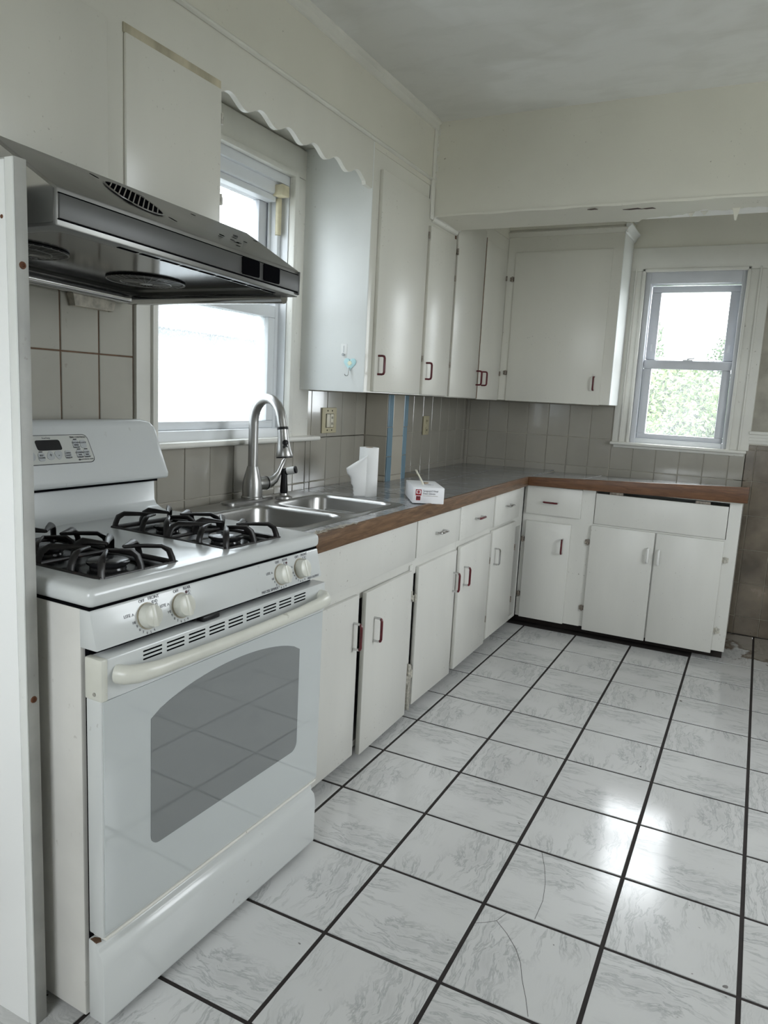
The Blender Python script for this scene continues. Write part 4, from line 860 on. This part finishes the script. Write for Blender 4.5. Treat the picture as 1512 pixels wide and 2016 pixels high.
for k, fyy in enumerate((0.70, 1.98)):
    fxx = 0.80; R_ = 0.345
    fan = part('fan_housing', MB().lathe([(R_, 0.0), (R_, -0.012), (R_ - 0.02, -0.012), (R_ - 0.03, 0.01), (0, 0.01)], (fxx, fyy, 0.066), n=36), 'black_plastic', hb)
    gr = MB()
    for q in range(30): a = 2 * PI * q / 30; gr.tube([(fxx + 0.07 * math.cos(a), fyy + 0.07 * math.sin(a), 0.038), (fxx + 0.2 * math.cos(a), fyy + 0.2 * math.sin(a), 0.040), (fxx + R_ * math.cos(a), fyy + R_ * math.sin(a), 0.056)], 0.0022, 5)
    for rr_, zz in ((0.22, 0.044), (R_ - 0.005, 0.055)): gr.tube([(fxx + rr_ * math.cos(2 * PI * q / 32), fyy + rr_ * math.sin(2 * PI * q / 32), zz) for q in range(33)], 0.005, 6)
    gr.lathe([(0.06, 0.0), (0.055, -0.008), (0, -0.010)], (fxx, fyy, 0.042), n=18)
    part('fan_grille', gr, 'hood_steel', fan, kind='stuff')
for q in range(9): part('light_slot', MB().box(1.955, 1.985, 0.55 + q * 0.2, 0.72 + q * 0.2, -0.004, 0.004), 'black_gap', hb)
# lens-shaped vent on the slope
so = Vector((HX - 0.215, 1.12, 0.225 + 0.36 * 0.215 / 0.59)); su = Vector((-0.59, 0, 0.36)).normalized()
so = Vector((2.05, 0.896, 0.225)) + su * 0.353
MAJ, MIN = (0.155, -0.145), (0.137, 0.15)
def lp(a, b): return (MAJ[0] * a + MIN[0] * b, MAJ[1] * a + MIN[1] * b)
lens = [lp(math.cos(a), math.sin(a) * abs(math.sin(a)) ** 0.35) for a in [2 * PI * k / 36 for k in range(36)]]
vt = part('slope_vent', MB().fplate(so, (0, 1, 0), su, lens, 0.006, 0.012), 'black_gap', hb, smooth=False)
for k in range(-5, 6):
    h = (1 - (k / 6.2) ** 2) ** 0.75 * 0.95; w_ = 0.018
    part('vent_bar', MB().fplate(so, (0, 1, 0), su, [lp(k / 6.2 - w_, -h), lp(k / 6.2 + w_, -h), lp(k / 6.2 + w_, h), lp(k / 6.2 - w_, h)], 0.012, 0.014), 'hood_steel', vt, smooth=False)
part('vent_frame', MB().tube([Vector(so) + Vector((0, 1, 0)) * q[0] * 1.02 + su * q[1] * 1.02 + Vector((0, 1, 0)).cross(su) * 0.010 for q in lens + lens[:1]], 0.006, 6), 'hood_steel', vt)
for (a, b) in ((-1.35, 0.0), (1.35, 0.0), (0.15, 1.1), (-0.15, -1.1)):
    q = lp(a, b); part('chip', MB().fplate(so + Vector((0, q[0], 0)) + su * q[1], (0, 1, 0), su, [lp(0.16 * math.cos(2 * PI * k / 12), 0.06 * math.sin(2 * PI * k / 12)) for k in range(12)], 0.010, 0.0125), 'black_gap', hb, smooth=False)
rgc = random.Random(11)
for k in range(13):
    a, b = rgc.uniform(1.65, 2.45), rgc.uniform(-0.28, 0.2); o_ = so + Vector((0, a - 0.896, 0)) + su * b
    part('chip', MB().fplate(o_, (0, 1, 0), su, [(rgc.uniform(0.02, 0.04) * math.cos(2 * PI * q / 8), 0.007 * math.sin(2 * PI * q / 8)) for q in range(8)], 0.010, 0.0125), 'black_gap', hb, smooth=False)
jb = thing('junction_box', 'plastic-wrapped box hanging under the hood against wall tiles', 'box', (XW + 0.06, 1.59, 4.98))
part('shell', MB().loft([[(XW + 0.025, 1.37, 4.98), (XW + 0.10, 1.37, 4.98), (XW + 0.10, 1.82, 4.975), (XW + 0.025, 1.82, 4.975)], [(XW + 0.025, 1.34, 5.09), (XW + 0.11, 1.34, 5.09), (XW + 0.11, 1.84, 5.09), (XW + 0.025, 1.84, 5.09)]]), 'print_tan', jb, bevel=0.008)
part('wrap', MB().loft([[(XW + 0.025, 1.365, 4.970), (XW + 0.106, 1.365, 4.970), (XW + 0.106, 1.828, 4.965), (XW + 0.025, 1.828, 4.965)], [(XW + 0.025, 1.335, 5.085), (XW + 0.116, 1.335, 5.085), (XW + 0.116, 1.846, 5.085), (XW + 0.025, 1.846, 5.085)]], caps=False), 'plastic_wrap', jb)
# ------------------------------------------------------------------ gas range (local frame: x out of the wall, y along it)
rg = thing('gas_range', 'white freestanding gas range with oven window and four burners', 'gas range', (0.154, -0.555, 0), (0, 0, -0.0328), local=True)
RW = 2.47
part('body', MB().box(-2.12, -0.09, 0.0, RW, 0.06, 2.905), 'enamel_side', rg, bevel=0.012)
part('leg', MB().lathe([(0.05, 0), (0.05, 0.08), (0, 0.08)], (-0.25, 0.12, 0.0)), 'black_plastic', rg)
part('leg', MB().lathe([(0.05, 0), (0.05, 0.08), (0, 0.08)], (-0.25, RW - 0.12, 0.0)), 'black_plastic', rg)
part('leg', MB().lathe([(0.05, 0), (0.05, 0.08), (0, 0.08)], (-1.9, 0.12, 0.0)), 'black_plastic', rg)
part('leg', MB().lathe([(0.05, 0), (0.05, 0.08), (0, 0.08)], (-1.9, RW - 0.12, 0.0)), 'black_plastic', rg)
top = part('cooktop', MB().box(-2.14, 0.015, -0.012, RW + 0.012, 2.918, 3.04), 'enamel', rg, bevel=0.045, seg=4)
WELLS = ((-1.50, -0.135, 0.19, 0.90), (-1.50, -0.135, 1.42, 2.13))
cm = MB()
for wv in WELLS: cm.loft([rr3(*wv, 0.07, 2.985), rr3(*wv, 0.07, 3.2)])
cut(top, cm)
for wv in WELLS: part('burner_well', MB().loft([rr3(wv[0] - 0.008, wv[1] + 0.008, wv[2] - 0.008, wv[3] + 0.008, 0.07, 2.978), rr3(wv[0] - 0.008, wv[1] + 0.008, wv[2] - 0.008, wv[3] + 0.008, 0.07, 2.988)]), 'well_black', rg)
part('top_seam', MB().box(-2.10, -0.012, 0.006, RW - 0.006, 2.903, 2.920), 'black_gap', rg)
BURN = [(-0.47, 0.545), (-1.14, 0.545), (-0.47, 1.775), (-1.14, 1.775)]
for k, (bx, by) in enumerate(BURN):
    r = 0.145 if k != 3 else 0.12
    b = part('burner_base', MB().lathe([(r + 0.06, 0), (r + 0.05, 0.012), (r - 0.02, 0.016), (r - 0.025, 0.03), (r - 0.01, 0.045), (r - 0.005, 0.055), (0, 0.055)], (bx, by, 2.988), n=30), 'burner_black', rg)
    part('burner_cap', MB().lathe([(r, 0.053), (r + 0.002, 0.068), (r - 0.012, 0.076), (0, 0.078)], (bx, by, 2.988), n=30), 'burner_black', b)
# control panel
cp = part('control_panel', MB().prism([(-0.10, 2.904), (-0.004, 2.904), (0.055, 2.655), (-0.10, 2.655)], 'y', 0.0, RW), 'enamel', rg, bevel=0.012)
cn = Vector((0.249, 0, 0.059)).normalized(); cu_ = Vector((-0.059, 0, 0.249)).normalized(); cr = Vector((0, 1, 0))
def cpt(u, z): f = (2.904 - z) / 0.249; return Vector((-0.004 + 0.059 * f, u, z))
for k, u in enumerate((0.435, 0.745, 1.895, 2.17)):
    c = cpt(u, 2.777)
    kb = part('knob', MB().lathe([(0.080, 0.004), (0.083, 0.010), (0.080, 0.04), (0.073, 0.064), (0.064, 0.070), (0, 0.071)], c, cn, 32), 'enamel_ivory', rg)
    ang = -0.12 if k else 0.02
    gu = (cu_ * math.cos(ang) + cr * math.sin(ang)); gr_ = gu.cross(cn)
    gm = MB(); outl = [(-0.017, -0.075), (0.024, -0.075), (0.017, 0.0), (0.012, 0.075), (-0.012, 0.075)]
    gm.fplate(c, gr_, gu, outl, 0.04, 0.080)
    part('knob_grip', gm, 'enamel_ivory', kb, bevel=0.008)
    part('dial_ring', MB().lathe([(0.090, 0.0), (0.090, 0.004), (0.08, 0.0042), (0, 0.0042)], c, cn, 32), 'print_tan', rg)
    sz = 0.028
    text('OFF', c + cu_ * 0.106 - cr * 0.03, cr, cu_, 0.030, 'print_grey', rg)
    text('LITE ∧', c + cu_ * 0.035 - cr * 0.150, cr, cu_, 0.030, 'print_grey', rg)
    text('HI', c - cu_ * 0.018 - cr * 0.118, cr, cu_, 0.026, 'print_grey', rg)
    for q, s in enumerate(('9', '8', '7', '6', '5', '4')):
        a = math.radians(205 + q * 17); text(s, c + cr * (0.110 * math.cos(a)) + cu_ * (0.110 * math.sin(a)), cr, cu_, 0.024, 'print_grey', rg)
    text('FRONT' if k in (0, 3) else 'REAR', c + cu_ * 0.110 + cr * 0.075, cr, cu_, 0.030, 'print_grey', rg)
    on = {0: 2, 1: 0, 2: 1, 3: 3}[k]
    for q, (a, b) in enumerate(((0.065, 0.082), (0.092, 0.082), (0.065, 0.058), (0.092, 0.058))):
        m = MB().fplate(c + cr * a + cu_ * b, cr, cu_, circ(0.0105, 12), 0.0, 0.003)
        dt = part('burner_dot', m, 'print_maroon' if q == on else 'print_grey', rg)
        if q != on: part('dot_centre', MB().fplate(c + cr * a + cu_ * b, cr, cu_, circ(0.0075, 12), 0.003, 0.004), 'enamel', dt)
text('PRECISE SIMMER', cpt(1.72, 2.680), cr, cu_, 0.030, 'print_grey', rg)
text('HIGH OUTPUT', cpt(2.335, 2.675), cr, cu_, 0.026, 'print_grey', rg)
# oven door
part('door_gap', MB().box(-0.085, -0.05, 0.03, RW - 0.03, 0.5, 2.66), 'black_gap', rg)
dr = part('oven_door', MB().box(-0.045, 0.088, 0.0, RW - 0.01, 0.715, 2.345), 'enamel', rg, bevel=0.010)
part('door_glass', MB().fplate((0.088, 0.0, 0.0), (0, 1, 0), (0, 0, 1), [(0.015, 0.74), (RW - 0.025, 0.74), (RW - 0.025, 2.34), (0.015, 2.34)], 0.0, 0.006), 'glass_white', dr, smooth=False)
op = []
def corner(cx, cy, r, a0): return [(cx + r * math.cos(math.radians(a0 + 90 * k / 6)), cy + r * math.sin(math.radians(a0 + 90 * k / 6))) for k in range(7)]
op += corner(0.48, 1.235, 0.08, 180) + corner(2.02, 1.235, 0.08, 270)
for k in range(21):
    f = k / 20; op.append((2.10 - 1.70 * f, 2.085 + 0.165 * (1 - (2 * f - 1) ** 2) ** 0.75))
part('oven_window', MB().fplate((0.094, 0, 0), (0, 1, 0), (0, 0, 1), op, 0.0, 0.003), 'oven_window', dr, smooth=False, label='grey dotted oven window with arched top')
part('bottom_lip', MB().box(-0.03, 0.092, 0.02, RW - 0.03, 0.69, 0.712), 'trim_paint', dr, bevel=0.004)
tr_ = part('door_trim', MB().box(-0.045, 0.100, -0.004, RW - 0.006, 2.345, 2.612), 'enamel', dr, bevel=0.012)
part('end_cap', MB().box(-0.048, 0.104, -0.008, 0.045, 2.342, 2.615), 'enamel_ivory', dr, bevel=0.012)
part('cap_screw', MB().lathe([(0.014, 0), (0.012, 0.004), (0, 0.004)], (0.04, -0.008, 2.385), (0, -1, 0), 12), 'chrome', dr)
vm = None
for q in range(9):
    for w in range(3):
        y0 = 0.325 + q * 0.2075; z0 = 2.578 - w * 0.027
        mb = MB().fplate((0.100, y0 + 0.085, z0), (0, 1, 0), (0, 0, 1), rrect(0.165, 0.011, 0.005, 3), 0.0, 0.0015)
        if vm is None: vm = part('vent_slot', mb, 'black_gap', tr_, smooth=False); v0 = (0.100, y0 + 0.085, z0)
        else:
            o = vm.copy(); col.objects.link(o); o.location = Vector((0, y0 + 0.085 - v0[1], z0 - v0[2])) * U
hpth = [(0.098, 0.115, 2.495), (0.15, 0.13, 2.495), (0.20, 0.19, 2.495), (0.225, 0.32, 2.492), (0.235, 0.6, 2.488), (0.24, 1.2, 2.485), (0.235, 1.85, 2.488), (0.225, 2.18, 2.492), (0.20, 2.31, 2.495), (0.15, 2.37, 2.495), (0.098, 2.385, 2.495)]
part('handle', MB().tube(hpth, [(0.062, 0.05), (0.062, 0.055), (0.06, 0.055), (0.054, 0.045), (0.048, 0.036), (0.046, 0.034), (0.048, 0.036), (0.054, 0.045), (0.06, 0.055), (0.062, 0.055), (0.062, 0.05)], 16), 'enamel_ivory', tr_, label='ivory bar handle across oven door')
part('latch', MB().box(0.0, 0.07, 0.92, 1.10, 2.615, 2.655), 'black_plastic', rg, bevel=0.012)
# storage drawer
part('storage_drawer', MB().prism([(-0.055, 0.075), (0.088, 0.075), (0.092, 0.10), (0.092, 0.50), (0.075, 0.56), (0.045, 0.585), (0.040, 0.625), (0.0, 0.66), (-0.055, 0.66)], 'y', 0.0, RW - 0.02), 'enamel', rg, bevel=0.008)
part('drawer_grime', MB().prism([(-0.04, 0.004), (0.02, 0.0), (0.035, 0.03), (0.01, 0.045), (-0.03, 0.03)], 'z', 0.655, 0.663), 'grout_brown', rg, smooth=False)
# backguard
def bg_ring(y, prof, ztop, r, lo, hi):
    d_ = min(y - lo, hi - y); zm = ztop if d_ >= r else ztop - r + math.sqrt(max(0, r * r - (r - d_) ** 2))
    return [(p[0], y, min(p[1], zm)) for p in prof]
lo, hi = 0.0, RW + 0.015
profu = [(-1.87, 3.355), (-1.845, 3.375), (-1.843, 3.415), (-2.015, 3.87), (-2.035, 3.91), (-2.07, 3.93), (-2.14, 3.93), (-2.17, 3.90), (-2.17, 3.355)]
bgd = part('backguard', MB().loft([bg_ring(y, profu, 3.93, 0.16, lo, hi) for y in [0, 0.01, 0.03, 0.06, 0.1, 0.16, 0.5, 1.2, 2.0, hi - 0.16, hi - 0.1, hi - 0.06, hi - 0.03, hi - 0.01, hi]]), 'enamel', rg, bevel=0.006)
part('splash', MB().prism([(-1.80, 3.037), (-1.88, 3.05), (-1.955, 3.085), (-1.985, 3.13), (-1.995, 3.33), (-2.15, 3.33), (-2.15, 3.037)], 'y', 0.04, RW - 0.03), 'enamel', rg, bevel=0.006)
part('lip_gap', MB().box(-2.14, -1.93, 0.05, RW - 0.05, 3.325, 3.358), 'black_gap', rg)
b0 = Vector((-1.843, 0, 3.415)); bu = Vector((-0.172, 0, 0.455)).normalized(); br = Vector((0, 1, 0))
def bp(u, h, n=0.0): return b0 + br * u + bu * h + br.cross(bu) * n
pc_ = 1.12; 
part('panel_outline', MB().fplate(bp(pc_, 0.285), br, bu, rrect(1.02, 0.262, 0.05, 5, skew=-0.12), 0.0, 0.004), 'print_black', bgd)
pn = part('panel_face', MB().fplate(bp(pc_, 0.285), br, bu, rrect(1.005, 0.25, 0.047, 5, skew=-0.12), 0.0, 0.006), 'panel_pale', bgd, label='pale control panel on backguard')
part('display', MB().fplate(bp(1.20, 0.325, 0.006), br, bu, rrect(0.24, 0.092, 0.02, 4, skew=-0.15), 0, 0.003), 'black_plastic', pn)
def btn(u, h, w=0.065, hh=0.075, lines=(), dash=True):
    part('button', MB().fplate(bp(u, h, 0.006), br, bu, rrect(w, hh, 0.022, 4), 0, 0.003), 'button_grey', pn)
    for q, s in enumerate(lines): text(s, bp(u, h + 0.012 - q * 0.021, 0.009), br, bu, 0.019, 'print_black', pn)
    if dash: part('indicator', MB().fplate(bp(u, h + 0.044, 0.006), br, bu, rrect(0.034, 0.008, 0.002, 2), 0, 0.004), 'print_black', pn)
btn(1.475, 0.325, lines=('KITCHEN', 'TIMER', 'ON/OFF')); btn(1.552, 0.325, lines=('CLOCK',), dash=False)
btn(1.49, 0.235, lines=('COOKING', 'TIME', 'ON/OFF')); btn(1.565, 0.235, lines=('START', 'TIME', 'ON/OFF'))
btn(1.37, 0.235, lines=('OVEN', 'LIGHT', 'ON/OFF'), dash=False); btn(1.105, 0.225, lines=('SELF', 'CLEAN'))
text('TIME CONTROLS', bp(1.51, 0.388, 0.006), br, bu, 0.022, 'print_black', pn); text('TrueTemp', bp(1.19, 0.388, 0.006), br, bu, 0.019, 'print_grey', pn)
text('AUTOMATIC OVEN', bp(1.555, 0.183, 0.006), br, bu, 0.015, 'print_black', pn); part('oval_mark', MB().fplate(bp(1.475, 0.183, 0.006), br, bu, [(0.012 * math.cos(a), 0.007 * math.sin(a)) for a in [2 * PI * k / 14 for k in range(14)]], 0, 0.003), 'print_black', pn)
for (u, s, fl_) in ((1.195, '+', 1), (1.275, '-', -1)):
    part('button', MB().fplate(bp(u, 0.235, 0.006), br, bu, [(0.036 * math.cos(a) * (1 - fl_ * 0.35 * math.sin(a)), 0.040 * math.sin(a)) for a in [2 * PI * k / 20 for k in range(20)]], 0, 0.003), 'button_grey', pn)
    text(s, bp(u, 0.235, 0.009), br, bu, 0.05, 'print_black', pn)
for (u, h) in ((1.005, 0.235), (0.92, 0.235), (0.98, 0.325)):
    part('button', MB().fplate(bp(u, h, 0.006), br, bu, circ(0.045, 20), 0, 0.003), 'button_grey', pn)
# grates
def grate(label, y0, y1, ang=0.0):
    cy = (y0 + y1) / 2; x0, x1 = -1.475, -0.155; cx = (x0 + x1) / 2
    g = bpy.data.objects.new('stove_grate', None); col.objects.link(g); g['label'] = label; g['category'] = 'grate'; g['group'] = 'stove grates'
    ca, sa = math.cos(-0.0328), math.sin(-0.0328)
    g.location = Vector((0.154 + cx * ca - cy * sa, -0.555 + cx * sa + cy * ca, 3.0)) * U; g.rotation_euler = (0, 0, -0.0328 + ang)
    ORG[g.name] = Vector((0, 0, 0)); hw, hl = (y1 - y0) / 2, (x1 - x0) / 2
    zf = 0.030
    part('frame', MB().tube([(-hl, -hw, zf), (hl, -hw, zf), (hl, hw, zf), (-hl, hw, zf), (-hl, -hw, zf)], 0.020, 8).tube([(0, -hw, zf), (0, hw, zf)], 0.016, 8), 'cast_iron', g)
    for s in (-1, 1):
        for q in (-1, 1): part('foot', MB().box(s * (hl - 0.05) - 0.02, s * (hl - 0.05) + 0.02, q * (hw - 0.04) - 0.02, q * (hw - 0.04) + 0.02, -0.012, 0.03), 'cast_iron', g, bevel=0.004)
    for bc_ in (0.33, -0.33):
        zt_ = 0.155
        for k in range(4):
            a = k * PI / 2
            def rot(p): return (bc_ + p[0] * math.cos(a) - p[1] * math.sin(a), p[0] * math.sin(a) + p[1] * math.cos(a), p[2])
            e = 0.315
            # arms from the middle of a side and from the next corner meet at a tip near the burner
            tip = rot((0.085, -0.075, zt_ - 0.005))
            m1 = [rot((e, 0.02, zf)), rot((e - 0.005, 0.02, 0.07)), rot((e - 0.03, 0.015, zt_ - 0.03)), rot((e - 0.07, 0.0, zt_)), rot((0.19, -0.03, zt_)), tip]
            m2 = [rot((e, -e, zf)), rot((e - 0.005, -e + 0.005, 0.07)), rot((e - 0.02, -e + 0.02, zt_ - 0.03)), rot((e - 0.055, -e + 0.055, zt_)), rot((0.17, -0.16, zt_)), tip]
            part('finger', MB().tube(m1, [(0.036, 0.016), (0.032, 0.015), (0.034, 0.015), (0.030, 0.014), (0.022, 0.013), (0.014, 0.012)], 8).tube(m2, [(0.036, 0.016), (0.032, 0.015), (0.034, 0.015), (0.030, 0.014), (0.022, 0.013), (0.014, 0.012)], 8), 'cast_iron', g)
grate('black cast iron grate over the left burners', 0.215, 0.875)
grate('black cast iron grate over the right burners', 1.445, 2.105, -0.03)
# ------------------------------------------------------------------ outdoors
struct('ground', MB().box(-120, 120, -120, 120, -3.2, -3.0), 'grass', 'lawn outside the house')
def tree(label, loc, h, r, mat, n=900, seed=1, trunk=0.3):
    t = thing('garden_tree', label, 'tree', loc, group='trees outside the far window')
    part('trunk', MB().tube([(loc[0], loc[1], loc[2]), (loc[0] + 0.2, loc[1], loc[2] + h * 0.4), (loc[0] - 0.1, loc[1] + 0.2, loc[2] + h * 0.7)], [trunk, trunk * 0.7, trunk * 0.4], 8), 'bark', t)
    rn = random.Random(seed); m = MB()
    for k in range(n):
        th, ph = rn.uniform(0, 2 * PI), math.acos(rn.uniform(-1, 1)); q = rn.uniform(0.5, 1.0) ** 0.6
        bumpy = 1 + 0.25 * math.sin(3 * th + seed) * math.sin(2 * ph)
        c = Vector((loc[0] + r * q * bumpy * math.cos(th) * math.sin(ph), loc[1] + r * q * bumpy * math.sin(th) * math.sin(ph), loc[2] + h * 0.62 + h * 0.40 * q * math.cos(ph)))
        d1 = Vector((rn.uniform(-1, 1), rn.uniform(-1, 1), rn.uniform(-1, 1))).normalized(); d2 = d1.orthogonal().normalized(); s = rn.uniform(0.07, 0.15)
        m.add([c - d1 * s, c + d2 * s * 0.5, c + d1 * s, c - d2 * s * 0.5], [(0, 1, 2, 3)])
    part('foliage', m, mat, t, smooth=False, kind='stuff')
tree('dark green tree showing at left side of far window', (-3.3, 34, -3), 13.0, 2.3, 'leaf', 14000, 1)
tree('yellow-green bush filling the lower pane of far window', (1.1, 23, -3), 8.6, 2.5, 'leaf_light', 24000, 2)
tree('pale green bush behind the yellow-green bush outside far window', (4.2, 31, -3), 9.0, 3.2, 'leaf_light', 14000, 3)
tree('small pointed tree standing in the far window distance', (1.5, 46, -3), 11.8, 1.5, 'leaf', 7000, 4)
nh = thing('neighbour_house', 'pale house seen through the wet sink window', 'house', (-17, 20, -3))
part('wall', MB().box(-24, -17, 2, 34, -3, 6.4), 'siding', nh)
part('roof', MB().prism([(-16.2, 6.3), (-20.5, 9.2), (-25, 6.3)], 'y', 1, 35), 'roofing', nh)
for yy in (15.0, 18.6, 24.0):
    f = part('window', MB().box(-17, -16.93, yy, yy + 1.8, 2.6, 5.2), 'siding', nh, bevel=0.02); part('pane', MB().box(-16.94, -16.9, yy + 0.15, yy + 1.65, 2.75, 5.05), 'roofing', f)
for k in ('_x', '_y'):
    for o in bpy.data.objects:
        if k in o: del o[k]
